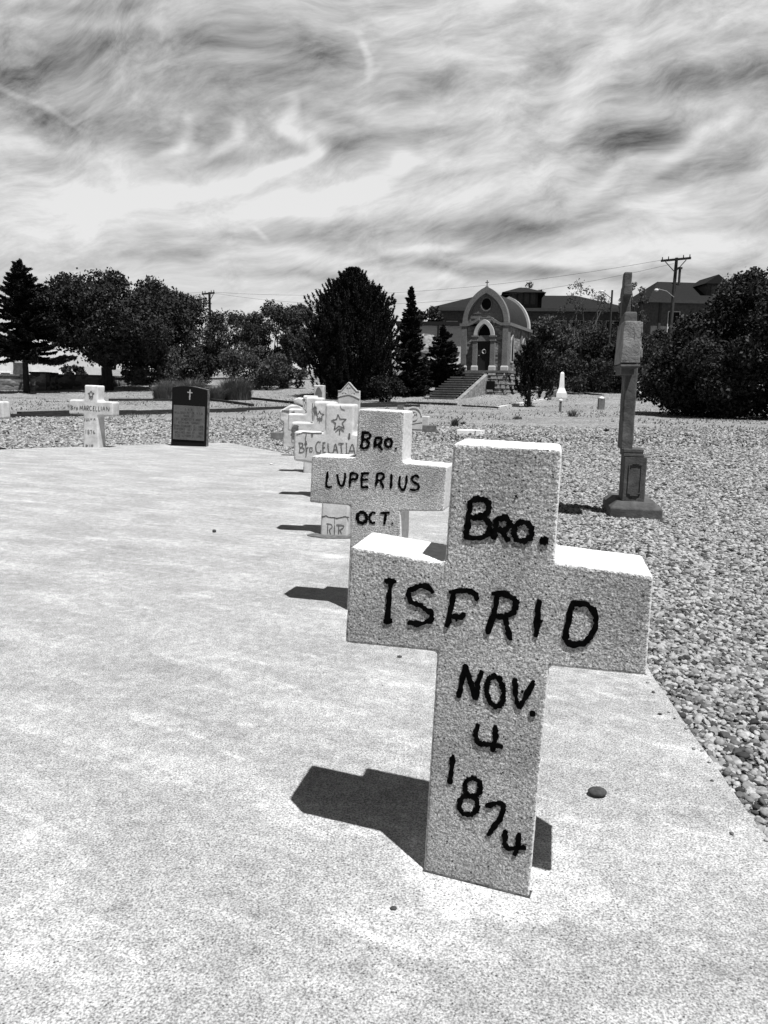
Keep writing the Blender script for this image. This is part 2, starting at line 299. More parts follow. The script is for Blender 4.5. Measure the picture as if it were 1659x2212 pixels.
def pebmat():
    m = bpy.data.materials.new('pebble'); m.use_nodes = True; nt = m.node_tree; p = nt.nodes['Principled BSDF']; N = nt.nodes.new; L = nt.links.new
    oi = N('ShaderNodeObjectInfo'); r = N('ShaderNodeMapRange'); L(oi.outputs['Random'], r.inputs[0]); r.inputs[3].default_value = .02; r.inputs[4].default_value = .36
    tc = N('ShaderNodeTexCoord'); n = N('ShaderNodeTexNoise'); L(tc.outputs['Object'], n.inputs['Vector']); n.inputs['Scale'].default_value = 2.2; n.inputs['Detail'].default_value = 4
    r2 = N('ShaderNodeMapRange'); L(n.outputs[0], r2.inputs[0]); r2.inputs[1].default_value = .3; r2.inputs[2].default_value = .7; r2.inputs[3].default_value = .75; r2.inputs[4].default_value = 1.2
    mu = N('ShaderNodeMath'); mu.operation = 'MULTIPLY'; L(r.outputs[0], mu.inputs[0]); L(r2.outputs[0], mu.inputs[1])
    cc = N('ShaderNodeCombineColor')
    for i in range(3): L(mu.outputs[0], cc.inputs[i])
    L(cc.outputs[0], p.inputs['Base Color']); p.inputs['Roughness'].default_value = .8; p.inputs['Specular IOR Level'].default_value = .3
    return m
M['pebble'] = pebmat()

# ------------------------------------------------------------------ ground sheet
def ground():
    ys = np.concatenate([np.linspace(-30, 12, 30), np.linspace(12.5, 90, 156), np.linspace(92, 420, 40)])
    xs = np.concatenate([np.linspace(-260, -45, 24), np.linspace(-44, 44, 150), np.linspace(45, 260, 24)])
    V = np.array([(x, y, T(x, y)) for y in ys for x in xs]); nx = len(xs)
    i, j = np.meshgrid(np.arange(len(ys)-1), np.arange(nx-1), indexing='ij'); a = (i*nx+j).ravel()
    o = npobj('ground', V, np.stack([a, a+1, a+nx+1, a+nx], 1), M['ground']); tag(o, kind='structure')
    o.data.polygons.foreach_set('use_smooth', [True]*len(o.data.polygons))
ground()
# concrete slab the crosses stand on
SLAB = [(.72, -2), (.80, .8), (.861, 1.559), (.906, 2.084), (.965, 2.68), (1.02, 3.6), (1.15, 5.4), (1.2, 7.3), (.1, 9.3), (-1.34, 11.6), (-2.75, 13.95), (-2.95, 14.1), (-3.25, 13.95), (-4.87, 12.78), (-5.9, 11.65), (-7.6, 9.2), (-8.6, 6), (-9, -2)]
ST = .045
def slab():
    def e(x, y): return T(x, y)+ST
    mb = MB(); 
    pts = []
    for i, p in enumerate(SLAB):                        # slightly ragged edge
        q = SLAB[(i+1) % len(SLAB)]; n = max(1, int(math.dist(p, q)/.12)) if math.dist(p, q) < 8 else 1
        for k in range(n):
            t = k/n; x = p[0]+(q[0]-p[0])*t; y = p[1]+(q[1]-p[1])*t
            pts.append((x+.006*mnoise.noise((x*9, y*9, 1)), y+.006*mnoise.noise((x*9, y*9, 5))))
    mb.prismz(pts, -.06, ST)
    o = mb.obj('slab', M['slab']); tag(o, kind='structure')
    bm = bmesh.new(); bm.from_mesh(o.data); ed = [e_ for e_ in bm.edges if all(v.co.z > 0 for v in e_.verts) and len(e_.link_faces) == 2]
    bmesh.ops.bevel(bm, geom=ed, offset=.008, segments=2, affect='EDGES'); bm.to_mesh(o.data); bm.free()
slab()

# ------------------------------------------------------------------ crosses
class Face:
    """vertical front plane of a marker: P0 base point, yaw; picks shapes up as (u, v) on that plane"""
    def __init__(s, P0, yaw, z0=ST):
        s.P = np.array([P0[0], P0[1], 0.]); s.yaw = R_(yaw); s.a = np.array([math.cos(s.yaw), math.sin(s.yaw), 0]); s.n = np.array([s.a[1], -s.a[0], 0]); s.z0 = z0
    def uv(s, x, y):
        d = ray(x, y); t = np.dot(s.P-CAM, s.n)/np.dot(d, s.n); q = CAM+d*t-s.P; return (float(q@s.a), float(q[2]))
    def at(s, u, v, back=0.): q = s.P+s.a*u-s.n*back; return (q[0], q[1], v)
def cat(pts, closed=False, k=6):
    P = [Vector((p[0], p[1])) for p in pts]; n = len(P)
    if n < 3: return P
    out = []
    rng_ = range(n) if closed else range(n-1)
    for i in rng_:
        p0 = P[(i-1) % n] if closed or i > 0 else P[0]; p1 = P[i]; p2 = P[(i+1) % n]; p3 = P[(i+2) % n] if closed or i < n-2 else P[-1]
        for j in range(k):
            t = j/k; out.append(.5*((2*p1)+(p2-p0)*t+(2*p0-5*p1+4*p2-p3)*t*t+(3*p1-p0-3*p2+p3)*t**3))
    out.append(P[0] if closed else P[-1]); return out
def ribbons(strokes, w, seed=0, proud=.0012, depth=.004, jit=.32, step=None):
    """brush or chisel strokes lying on the face (local x, z); front is -y"""
    rg = random.Random(seed); mb = MB(); step = step or w*.4
    for si, st in enumerate(strokes):
        sw = w; cl = False; curve = True
        if isinstance(st, dict): sw = st.get('w', w); cl = st.get('c', False); curve = st.get('s', True); st = st['p']
        P = cat(st, cl) if curve else [Vector(p) for p in st]
        # resample
        Q = [P[0]]
        for a, b in zip(P, P[1:]):
            L_ = (b-a).length; n = max(1, int(L_/step))
            for k in range(1, n+1): Q.append(a+(b-a)*k/n)
        if len(Q) < 2: continue
        y = -proud-(si % 9)*.00012; lf = []; rt = []; ph = rg.uniform(0, 99)
        for i, q in enumerate(Q):
            t = (Q[min(i+1, len(Q)-1)]-Q[max(i-1, 0)]);
            if t.length < 1e-9: t = Vector((1, 0))
            t.normalize(); nn = Vector((-t.y, t.x)); cap = 1.
            if not cl:
                dd = min((q-Q[0]).length, (q-Q[-1]).length); cap = min(1, .55+.45*dd/(sw*.5))
            e = sw*.5*cap
            lf.append(q+nn*e*(1+jit*rg.uniform(-1, 1)+.15*math.sin(ph+i*.9))); rt.append(q-nn*e*(1+jit*rg.uniform(-1, 1)+.15*math.cos(ph+i*.7)))
        n = len(Q); V = [(p.x, y, p.y) for p in lf]+[(p.x, y, p.y) for p in rt]+[(p.x, depth, p.y) for p in lf]+[(p.x, depth, p.y) for p in rt]; Fc = []
        for i in range(n-1): Fc += [(i, n+i, n+i+1, i+1), (i, i+1, 2*n+i+1, 2*n+i), (n+i+1, n+i, 3*n+i, 3*n+i+1)]
        Fc += [(0, 2*n, 3*n, n), (n-1, 2*n-1, 4*n-1, 3*n-1)]
        mb.add(V, Fc)
    return mb
def slabmesh(name, poly, thick, mat, parent, voxel=.008, disp=.003, bev=.006, nscale=.02, seed=0, skew=0.):
    """a plate cut to an outline with softened, slightly worn edges; front at y=0, back at y=thick"""
    me = bpy.data.meshes.new(name); bm = bmesh.new(); n = len(poly)
    f = [bm.verts.new((p[0], 0, p[1])) for p in poly]; b = [bm.verts.new((p[0]+skew, thick, p[1])) for p in poly]
    bm.faces.new(f); bm.faces.new(b[::-1])
    for i in range(n): bm.faces.new((f[(i+1) % n], f[i], b[i], b[(i+1) % n]))
    bmesh.ops.recalc_face_normals(bm, faces=bm.faces)
    bmesh.ops.bevel(bm, geom=list(bm.edges), offset=bev, segments=1, affect='EDGES', profile=.6)
    bmesh.ops.triangulate(bm, faces=bm.faces); bm.to_mesh(me); bm.free(); me.materials.append(mat)
    o = bpy.data.objects.new(name, me); COL.objects.link(o); o.parent = parent
    if voxel:
        r = o.modifiers.new('r', 'REMESH'); r.mode = 'VOXEL'; r.voxel_size = voxel; r.use_smooth_shade = True
        tx = bpy.data.textures.new(name, 'CLOUDS'); tx.noise_scale = nscale; tx.noise_depth = 2
        d = o.modifiers.new('d', 'DISPLACE'); d.texture = tx; d.strength = disp; d.mid_level = .75; d.texture_coords = 'LOCAL'
    return o
def ell(cx, cy, rx, ry, n=10, tilt=0): return [(cx+rx*math.cos(2*math.pi*k/n)+tilt*math.sin(2*math.pi*k/n), cy+ry*math.sin(2*math.pi*k/n)) for k in range(n)]
def S(Z, fc, strokes):
    out = []
    for st in strokes:
        if isinstance(st, dict): q = dict(st); q['p'] = [fc.uv(*Z(*p)) for p in st['p']]; out.append(q)
        else: out.append([fc.uv(*Z(*p)) for p in st])
    return out
def marker(name, fc, label, cat_, group=None):
    return empty(name, (fc.P[0], fc.P[1], 0), fc.yaw, label, cat_, group)
CG = 'concrete crosses in the row along the slab'
# ---- first cross
f1 = Face(gnd(915, 1880, ST), -21.44)
c1 = marker('cross', f1, 'large rough-cast cross lettered BRO. ISFRID NOV. 4 1874, nearest of the row', 'cross', CG)
D = lambda x, y: f1.uv(x, y)
slabmesh('body', [D(913, 1900), D(943, 1410), D(744, 1390), D(757, 1180), D(960, 1216), D(978, 957), D(1215, 971), D(1199, 1215), D(1413, 1243), D(1397, 1462), D(1187, 1441), D(1142, 1955)], .175, M['rough'], c1, .0034, .0022, .0045, .008, skew=-.028)
Z8 = z2d(1000, 1350, 1.3408)
o = ribbons(S(Z8, f1, [[(712, 380), (703, 460), (692, 535)], [(700, 384), (748, 368), (790, 385), (788, 425), (745, 445), (710, 448)], [(740, 447), (782, 458), (797, 495), (768, 536), (682, 532)],
    [(826, 452), (815, 545)], [(822, 455), (870, 452), (884, 475), (868, 500), (825, 505)], [(850, 500), (878, 555)], {'p': ell(941, 510, 40, 42), 'c': True, 'w': .0105},
    {'p': [(1015, 552), (1035, 550), (1046, 534)], 'w': .016}, {'p': [(908, 353), (916, 356)], 'w': .006}]), .0108, 1).obj('title_lettering', M['black'], c1)
o = ribbons(S(Z8, f1, [[(337, 724), (390, 728)], [(364, 728), (358, 800), (350, 898)], {'p': [(333, 902), (372, 900)], 'w': .011}, [(552, 778), (525, 750), (478, 750), (443, 778), (458, 815), (505, 840), (540, 865), (538, 895), (495, 912), (438, 908)],
    [(618, 774), (690, 768), (738, 786), (735, 812)], [(642, 776), (626, 860), (610, 928)], [(630, 878), (675, 882), (680, 862)], {'p': [(648, 898), (656, 899)], 'w': .008}, [(830, 785), (815, 870), (786, 958)], [(805, 780), (868, 785), (911, 815), (902, 858), (868, 878), (818, 880)], [(862, 880), (888, 985)],
    [(1010, 805), (1005, 890), (1000, 972)], {'p': [(1005, 895), (1028, 903)], 'w': .007}, [(1158, 822), (1140, 900), (1125, 985)], [(1150, 822), (1215, 828), (1257, 868), (1256, 930), (1222, 985), (1172, 1004), (1122, 985)]]), .0106, 2).obj('name_lettering', M['black'], c1)
o = ribbons(S(Z8, f1, [[(692, 1088), (675, 1170), (660, 1236)], [(692, 1092), (713, 1170), (735, 1243)], [(735, 1245), (745, 1175), (762, 1115)], {'p': ell(821, 1207, 36, 66, 12, 6), 'c': True}, [(908, 1150), (910, 1220), (926, 1283)], [(926, 1283), (958, 1222), (990, 1160)], {'p': [(934, 1206), (944, 1210)], 'w': .008}, {'p': [(972, 1303), (996, 1303)], 'w': .013},
    [(746, 1348), (736, 1400), (750, 1430), (800, 1440), (855, 1447)], [(820, 1355), (822, 1410), (808, 1472)]]), .0102, 3).obj('date_lettering', M['black'], c1)
o = ribbons(S(Z8, f1, [[(638, 1483), (630, 1550), (622, 1612)], {'p': ell(722, 1626, 34, 40), 'c': True}, {'p': ell(704, 1704, 41, 42), 'c': True}, [(778, 1708), (835, 1695), (858, 1716), (834, 1775), (785, 1835)], [(866, 1812), (862, 1868), (880, 1891), (955, 1890)], [(926, 1825), (918, 1880), (905, 1925)]]), .0098, 4).obj('year_lettering', M['black'], c1)
bj = MB(); q0 = D(913, 1900); q1 = D(1142, 1955); bj.box(q0[0]+.0, q1[0]+.002, -.004, .02, ST-.01, ST+.0015); bj.obj('base_joint', M['crack'], c1)
# ---- second cross
f2 = Face(gnd(747, 1318, ST), -15)
c2 = marker('cross', f2, 'rough-cast cross lettered BRO. LUPERIUS OCT., second of the row', 'cross', CG)
Z4 = z2d(880, 1200, 2.765); D = lambda x, y: f2.uv(*Z4(x, y))
b = D(716, 1500); t = D(1172, 1480)
slabmesh('body', [(b[0]-.014, .0), b, D(715, 1236), D(350, 1206), D(372, 784), D(765, 800), D(790, 362), D(1208, 384), D(1190, 846), D(1590, 880), D(1560, 1287), D(1174, 1286), t, (t[0]-.012, .0)], .165, M['rough'], c2, .0042, .0022, .0055, .01)
o = ribbons(S(Z4, f2, [[(835, 568), (828, 650), (815, 716)], [(820, 572), (882, 580), (900, 605), (872, 635), (830, 642)], [(860, 640), (888, 678), (868, 710), (818, 716)], [(948, 625), (938, 712)], [(940, 625), (990, 625), (1000, 650), (982, 678), (945, 682)], [(972, 683), (1010, 735)], {'p': ell(1063, 668, 30, 38), 'c': True}, {'p': [(1122, 720), (1138, 718)], 'w': .014}]), .0115, 5).obj('title_lettering', M['black'], c2)
o = ribbons(S(Z4, f2, [[(515, 925), (510, 990), (506, 1058), (555, 1063)], [(602, 948), (612, 1010), (628, 1050), (655, 1048), (670, 1000), (674, 938)], [(724, 942), (714, 1065)], [(714, 942), (768, 945), (785, 968), (766, 994), (720, 998)], [(828, 940), (820, 1068)], [(815, 942), (890, 942)], [(824, 1002), (882, 998)], [(818, 1066), (885, 1068)], [(966, 940), (950, 1062)], [(960, 940), (1010, 945), (1020, 975), (1000, 1000), (958, 1004)], [(988, 1003), (1020, 1075)], [(1092, 948), (1086, 1080)],
    [(1165, 965), (1162, 1040), (1182, 1085), (1206, 1084), (1222, 1030), (1230, 962)], [(1340, 982), (1310, 962), (1276, 980), (1282, 1015), (1325, 1040), (1336, 1070), (1306, 1092), (1255, 1085)]]), .0102, 6).obj('name_lettering', M['black'], c2)
o = ribbons(S(Z4, f2, [{'p': ell(825, 1342, 42, 48), 'c': True, 'w': .015}, [(948, 1302), (915, 1296), (892, 1340), (906, 1382), (945, 1388)], [(990, 1300), (1075, 1296)], [(1042, 1300), (1025, 1402)], {'p': [(1092, 1394), (1108, 1392)], 'w': .014}]), .0105, 7).obj('month_lettering', M['black'], c2)
# ---- third cross (star)
Z3 = z2d(880, 1200, 5.184); Z7 = z2d(860, 1560, 4.366)
f3 = Face(gnd(*Z7(795, 795), ST), -8)
c3 = marker('cross', f3, 'smooth pale cross with a cut star and the name BRO. GELATIA, third of the row', 'cross', CG)
D = lambda x, y: f3.uv(*Z3(x, y)); E = lambda x, y: f3.uv(*Z7(x, y))
aL = D(385, 1555); aT = D(395, 1052)
star = [(1140, 770), (1175, 850), (1280, 855), (1215, 915), (1248, 1010), (1160, 970), (1080, 1028), (1100, 920), (1035, 875), (1120, 855)]
bl = E(795, 795); br = E(1190, 815); up = .0375
slabmesh('body', [(bl[0]-.003, 0.), (bl[0]+.018, .52), aL, aT, (D(910, 1070)[0], aT[1]-.003), D(928, 590), D(1425, 600), (D(1425, 600)[0]-.008, aT[1]-.01), (.425, aT[1]-.015), (.42, aL[1]-.012), (br[0]+.018, aL[1]-.012), (br[0]-.003, 0.)], .15, M['pale'], c3, .01, .003, .009, .05)
ribbons(S(Z3, f3, [{'p': star+[star[0]], 's': False}, [(1170, 1008), (1168, 1118)], [(1165, 1010), (1100, 1068)], [(1172, 1010), (1242, 1058)]]), .007, 8).obj('star_carving', M['incise'], c3)
ribbons(S(Z3, f3, [[(485, 1255), (500, 1330), (487, 1410)], [(476, 1250), (540, 1260), (548, 1300), (502, 1332)], [(505, 1334), (560, 1342), (574, 1380), (540, 1408), (480, 1412)], [(610, 1330), (615, 1405)], [(612, 1345), (645, 1325)], {'p': [(665, 1330), (706, 1332), (706, 1400), (668, 1400), (665, 1330)], 's': False}, {'p': [(733, 1400), (741, 1402)], 'w': .01},
    [(852, 1240), (800, 1238), (770, 1300), (776, 1380), (802, 1415), (850, 1408), (852, 1370)], [(890, 1255), (890, 1410)], [(880, 1250), (932, 1250)], [(885, 1332), (925, 1330)], [(885, 1410), (935, 1412)], [(972, 1258), (990, 1412), (1060, 1420)], [(1062, 1415), (1100, 1270), (1140, 1430)], [(1072, 1365), (1128, 1367)], [(1148, 1260), (1240, 1262)], [(1195, 1262), (1205, 1430)], [(1180, 1432), (1225, 1432)], [(1270, 1262), (1300, 1262)], [(1285, 1262), (1290, 1438)], [(1262, 1438), (1312, 1440)], [(1322, 1435), (1385, 1275), (1430, 1440)], [(1345, 1385), (1410, 1388)]]), .0062, 9).obj('name_lettering', M['incise'], c3)
ribbons(S(Z3, f3, [{'p': [(600, 1100), (608, 1120), (590, 1180), (602, 1260), (598, 1320), (606, 1420), (600, 1490)], 'w': .005}, {'p': [(440, 1110), (520, 1090), (560, 1075), (700, 1085), (740, 1085), (870, 1082)], 'w': .004}, {'p': [(1180, 620), (1200, 670), (1260, 700)], 'w': .0015}]), .004, 10, jit=.5).obj('crack', M['stain'], c3)
ribbons(S(Z3, f3, [{'p': [(1335, 1090), (1330, 1150), (1325, 1200)], 'w': .012}, {'p': [(600, 1220), (598, 1300)], 'w': .014}, {'p': [(700, 1090), (712, 1150)], 'w': .012}]), .01, 11, jit=.5).obj('stain', M['stain'], c3)
ribbons(S(Z7, f3, [{'p': [(810, 540), (880, 518), (915, 540), (1000, 545), (1030, 555), (1080, 545), (1150, 530), (1210, 545)], 'w': .005, 's': False}, {'p': [(1000, 560), (998, 640)], 'w': .002}]), .004, 12, jit=.6).obj('crack', M['crack'], c3)
ribbons(S(Z7, f3, [[(905, 640), (900, 770)], [(885, 630), (950, 640), (968, 680), (930, 710)], [(925, 712), (945, 780)], [(1000, 650), (1000, 785)], [(1060, 660), (1060, 770)], [(1025, 645), (1120, 655), (1125, 690), (1070, 720)], [(1080, 720), (1100, 770)]]), .005, 13).obj('rip_lettering', M['incise'], c3)
# patch of soil at the foot of the third cross
mb = MB(); rg = random.Random(5); n = 22
mb.prismz([(f3.P[0]+.1+(.17+.02*rg.random())*math.cos(2*math.pi*k/n), f3.P[1]-.02+(.09+.02*rg.random())*math.sin(2*math.pi*k/n)) for k in range(n)], ST-.01, ST+.006)
tag(mb.obj('soil', M['mulch']), kind='structure')
# ---- further crosses of the row
def rowcross(px, py, yaw, label, sc_=1.0, top=.90, cracks=(), stain=None, star_=False, seed=0, voxel=.014, mat='pale', name=None):
    P = gnd(px, py, ST); fc = Face(P, yaw); c = marker('cross', fc, label, 'cross', CG); l = .035; s = sc_
    slabmesh('body', [(-.1*s, 0), ((-.1+l*.5)*s, .52*s), ((-.3+l*.5)*s, .525*s), ((-.3+l*.7)*s, .73*s), ((-.1+l*.7)*s, .727*s), ((-.1+l)*s, top*s), ((.1+l)*s, (top-.004)*s), ((.1+l*.7)*s, .722*s), ((.3+l*.7)*s, .72*s), ((.3+l*.5)*s, .515*s), ((.1+l*.5)*s, .518*s), (.1*s, 0)], .15*s, M[mat], c, voxel, .006, .012, .06)
    if star_:
        cx, cz, r = (-.045+l)*s, (.79)*s, .042*s
        st = [(cx+(r if k % 2 == 0 else r*.45)*math.sin(math.pi*k/5), cz+(r if k % 2 == 0 else r*.45)*math.cos(math.pi*k/5)) for k in range(10)]
        ribbons([{'p': st+[st[0]], 's': False}, [(cx, cz-r*.75), (cx-.002, cz-r*1.5)], [(cx, cz-r*.75), (cx-.02, cz-r*1.1)], [(cx, cz-r*.75), (cx+.02, cz-r*1.1)]], .007, seed).obj('star_carving', M['incise'], c)
    if cracks: ribbons([{'p': k, 's': False} for k in cracks], .007, seed+1, jit=.6).obj('crack', M['stain'], c)
    if stain: ribbons([{'p': k, 'w': w} for k, w in stain], .04, seed+2, jit=.3).obj('stain', M['stain'], c)
    return c, fc
rowcross(692, 1075, -8, 'pale cross with dark oval stain on its arm and small star, fourth of the row', 1.0, .92, [[(-.075, .9), (-.08, .82), (-.075, .74)]], [([(-.235, .70), (-.235, .62), (-.24, .57)], .07), ([(-.05, .87), (-.055, .80)], .03)], True, 20)
rowcross(672, 1022, -6, 'pale cross with a cracked upper shaft, fifth of the row', 1.02, .92, [[(-.1, .9), (-.07, .88), (-.09, .8), (-.05, .76)]], None, False, 30)
rowcross(664, 987, -5, 'pale cross with dark blotches under its top edge, sixth of the row', 1.03, .92, [[(-.2, .72), (-.2, .55)], [(.0, .86), (.01, .74)]], [([(-.08, .88), (-.03, .885)], .03), ([(-.24, .70), (-.19, .69)], .03)], False, 40)
# rough boulder-topped marker at the far end of the row
P = gnd(642, 962, ST); f7 = Face(P, -4); c7 = marker('grave_marker', f7, 'squat pale marker with a broken rounded top at the far end of the crosses', 'gravestone')
slabmesh('body', [(-.28, .0), (-.26, .45), (-.33, .47), (-.33, .66), (-.25, .7), (-.12, .77), (.02, .78), (.1, .72), (.3, .70), (.32, .5), (.2, .47), (.22, 0)], .22, M['pale'], c7, .02, .02, .02, .12)
slabmesh('cap_stone', [(-.07, .785), (-.07, .86), (.0, .9), (.1, .89), (.22, .80), (.22, .74), (.1, .735)], .18, M['pale'], c7, .02, .02, .015, .1)
ribbons([{'p': [(-.28, .66), (-.17, .655), (-.05, .63), (.1, .645), (.2, .7)], 's': True}, [(-.02, .63), (-.02, .47)]], .012, 50, jit=.5, proud=.004, depth=.03).obj('crack', M['stain'], c7)
P = gnd(618, 952); mb = MB(); mb.box(-.3, .3, -.15, .2, 0, .16, .02); o = mb.obj('stone_block', M['step'], loc=(P[0], P[1], 0), rz=R_(-5)); tag(o, 'low dark stone block beside the far end of the row of crosses', 'stone block')
# ---- Marcellian cross
Z1 = z2d(0, 1100, 3.95)
f8 = Face(gnd(*Z1(1065, 1405), ST), -8)
D = lambda x, y: f8.uv(*Z1(x, y))
c8 = marker('cross', f8, 'pale cross with a star and the name BRO. MARCELLIAN, left of the dark headstone', 'cross')
slabmesh('body', [(D(1065, 1405)[0], 0), D(1070, 988), D(880, 977), D(890, 790), D(1078, 796), D(1084, 603), D(1258, 612), D(1256, 815), D(1450, 822), D(1448, 1010), D(1255, 1007), (D(1272, 1408)[0], 0)], .235, M['pale'], c8, .016, .005, .012, .06)
s8 = [(1172, 680), (1182, 708), (1210, 712), (1188, 732), (1194, 762), (1170, 746), (1145, 758), (1153, 730), (1132, 712), (1160, 706)]
ribbons(S(Z1, f8, [{'p': s8+[s8[0]], 's': False}, [(1170, 748), (1170, 795)], [(1168, 755), (1145, 785)], [(1185, 755), (1186, 790)]]), .013, 60, proud=.002).obj('star_carving', M['incise'], c8)
ribbons(S(Z1, f8, [[(912, 870), (912, 918)], [(906, 866), (935, 880), (915, 895)], [(915, 895), (940, 908), (912, 920)], [(955, 890), (955, 922)], [(955, 895), (970, 888)], {'p': ell(990, 908, 10, 13, 8), 'c': True}, [(1028, 925), (1030, 872), (1046, 910), (1060, 872), (1062, 928)], [(1076, 930), (1092, 872), (1106, 932)], [(1083, 908), (1102, 908)], [(1118, 932), (1118, 875), (1138, 880), (1136, 900), (1120, 905), (1140, 935)], [(1178, 882), (1160, 878), (1150, 905), (1160, 930), (1180, 928)], [(1200, 880), (1196, 932)], [(1196, 880), (1216, 880)], [(1196, 905), (1212, 905)], [(1196, 932), (1218, 934)], [(1232, 880), (1232, 934), (1252, 934)], [(1268, 880), (1268, 935), (1286, 935)], [(1302, 882), (1302, 936)], [(1320, 936), (1336, 884), (1350, 936)], [(1326, 915), (1346, 915)], [(1370, 936), (1370, 886), (1400, 936), (1404, 886)]]), .0095, 61, proud=.002).obj('name_lettering', M['incise'], c8)
ribbons(S(Z1, f8, [[(1090, 1035), (1090, 1065), (1078, 1060)], [(1108, 1035), (1112, 1065), (1125, 1062), (1126, 1036)], [(1140, 1036), (1140, 1062), (1155, 1062)], [(1165, 1035), (1172, 1050), (1185, 1032)], [(1205, 1062), (1215, 1035), (1225, 1062)], [(1105, 1180), (1105, 1232)], {'p': ell(1138, 1195, 9, 12, 8), 'c': True}, {'p': ell(1138, 1220, 10, 12, 8), 'c': True}, [(1160, 1188), (1180, 1188), (1172, 1232)], [(1212, 1188), (1198, 1210), (1205, 1232), (1222, 1225), (1205, 1210)]]), .007, 62, proud=.002).obj('date_lettering', M['stain'], c8)
ribbons(S(Z1, f8, [[(1105, 1370), (1105, 1400)], [(1105, 1370), (1125, 1385), (1105, 1400)], [(1155, 1370), (1155, 1400)], {'p': ell(1185, 1385, 10, 12, 8), 'c': True}, {'p': [(1000, 960), (1015, 970)], 'w': .02}, {'p': [(1300, 1), (1300, 2)], 'w': .0001}]), .009, 63, proud=.002).obj('base_lettering', M['stain'], c8)
# cross cut by the left edge of the picture
P = gnd(-42, 968, ST); f9 = Face(P, -8); c9 = marker('cross', f9, 'pale cross at the left edge of the photograph, only its arm tip showing', 'cross')
slabmesh('body', [(-.14, 0), (-.12, .5), (-.36, .5), (-.35, .76), (-.1, .77), (-.09, .98), (.17, .98), (.16, .77), (.41, .77), (.41, .5), (.14, .5), (.13, 0)], .2, M['pale'], c9, .02, .006, .012, .06)
# ---- dark granite headstone
ZD = z2d(540, 1250, 10.06)
fd = Face(gnd(*ZD(160, 2020), ST), -10); D = lambda x, y: fd.uv(*ZD(x, y))
cd = marker('headstone', fd, 'black granite headstone with an arched top, thin cross and inscribed grey plate', 'headstone')
arc = [D(*p) for p in [(205, 115), (300, 90), (420, 75), (560, 68), (700, 70), (850, 80), (1000, 105), (1150, 140), (1270, 170), (1368, 200)]]
mb = MB(); mb.prism([(D(1310, 2110)[0], 0), (D(160, 2020)[0], 0)][::-1]+arc[::-1], 0, .11); o = mb.obj('body', M['granite'], cd)
o.data.materials.append(M['granside'])
for p in o.data.polygons:
    if abs(p.normal.y) < .5: p.material_index = 1
bm = bmesh.new(); bm.from_mesh(o.data); bmesh.ops.bevel(bm, geom=list(bm.edges), offset=.005, segments=1, affect='EDGES'); bmesh.ops.recalc_face_normals(bm, faces=bm.faces); bm.to_mesh(o.data); bm.free()
pq = [D(265, 682), D(1285, 745), D(1255, 1862), D(235, 1800)]
mb = MB(); mb.prism(pq, -.012, .002); mb.obj('plate', M['plate'], cd)
ribbons(S(ZD, fd, [{'p': [(795, 180), (778, 520)], 's': False, 'w': .022}, {'p': [(703, 268), (875, 292)], 's': False}]), .02, 70, jit=.05, proud=.003).obj('cross_carving', M['etch'], cd)
GLY = {'A': [[(0, 0), (.5, 1), (1, 0)], [(.2, .4), (.8, .4)]], 'B': [[(0, 0), (0, 1), (.8, .9), (.7, .55), (0, .5)], [(.6, .5), (.95, .3), (.7, 0), (0, 0)]], 'C': [[(1, .85), (.5, 1), (0, .5), (.5, 0), (1, .15)]], 'D': [[(0, 0), (0, 1), (.7, .9), (1, .5), (.7, .1), (0, 0)]], 'E': [[(1, 1), (0, 1), (0, 0), (1, 0)], [(0, .5), (.8, .5)]], 'F': [[(1, 1), (0, 1), (0, 0)], [(0, .5), (.8, .5)]],
 'H': [[(0, 0), (0, 1)], [(1, 0), (1, 1)], [(0, .5), (1, .5)]], 'I': [[(.5, 0), (.5, 1)]], 'K': [[(0, 0), (0, 1)], [(1, 1), (0, .5), (1, 0)]], 'L': [[(0, 1), (0, 0), (1, 0)]], 'M': [[(0, 0), (0, 1), (.5, .4), (1, 1), (1, 0)]], 'N': [[(0, 0), (0, 1), (1, 0), (1, 1)]], 'O': [[(.5, 1), (0, .5), (.5, 0), (1, .5), (.5, 1)]], 'P': [[(0, 0), (0, 1), (.9, .9), (.9, .6), (0, .5)]], 'R': [[(0, 0), (0, 1), (.9, .9), (.9, .6), (0, .5), (1, 0)]],
 'S': [[(1, .85), (.5, 1), (0, .75), (1, .3), (.5, 0), (0, .15)]], 'T': [[(0, 1), (1, 1)], [(.5, 1), (.5, 0)]], 'U': [[(0, 1), (0, .2), (.5, 0), (1, .2), (1, 1)]], 'V': [[(0, 1), (.5, 0), (1, 1)]], 'W': [[(0, 1), (.25, 0), (.5, .7), (.75, 0), (1, 1)]], 'Y': [[(0, 1), (.5, .5), (1, 1)], [(.5, .5), (.5, 0)]], 'J': [[(1, 1), (1, .2), (.5, 0), (0, .2)]], 'X': [[(0, 0), (1, 1)], [(0, 1), (1, 0)]],
 '1': [[(.3, .8), (.5, 1), (.5, 0)]], '3': [[(0, .9), (.9, .9), (.4, .55), (1, .3), (.5, 0), (0, .1)]], '5': [[(1, 1), (.1, 1), (0, .55), (.8, .55), (1, .3), (.5, 0), (0, .1)]], '8': [[(.5, .5), (.1, .8), (.5, 1), (.9, .8), (.5, .5), (0, .25), (.5, 0), (1, .25), (.5, .5)]], '2': [[(0, .8), (.5, 1), (1, .75), (0, 0), (1, 0)]], '7': [[(0, 1), (1, 1), (.3, 0)]], '9': [[(1, .7), (.5, 1), (0, .7), (.5, .45), (1, .7), (.9, 0)]], '.': [[(.4, 0), (.5, .05)]], ',': [[(.5, .1), (.4, -.1)]], "'": [[(.5, 1), (.5, .8)]]}
st = []
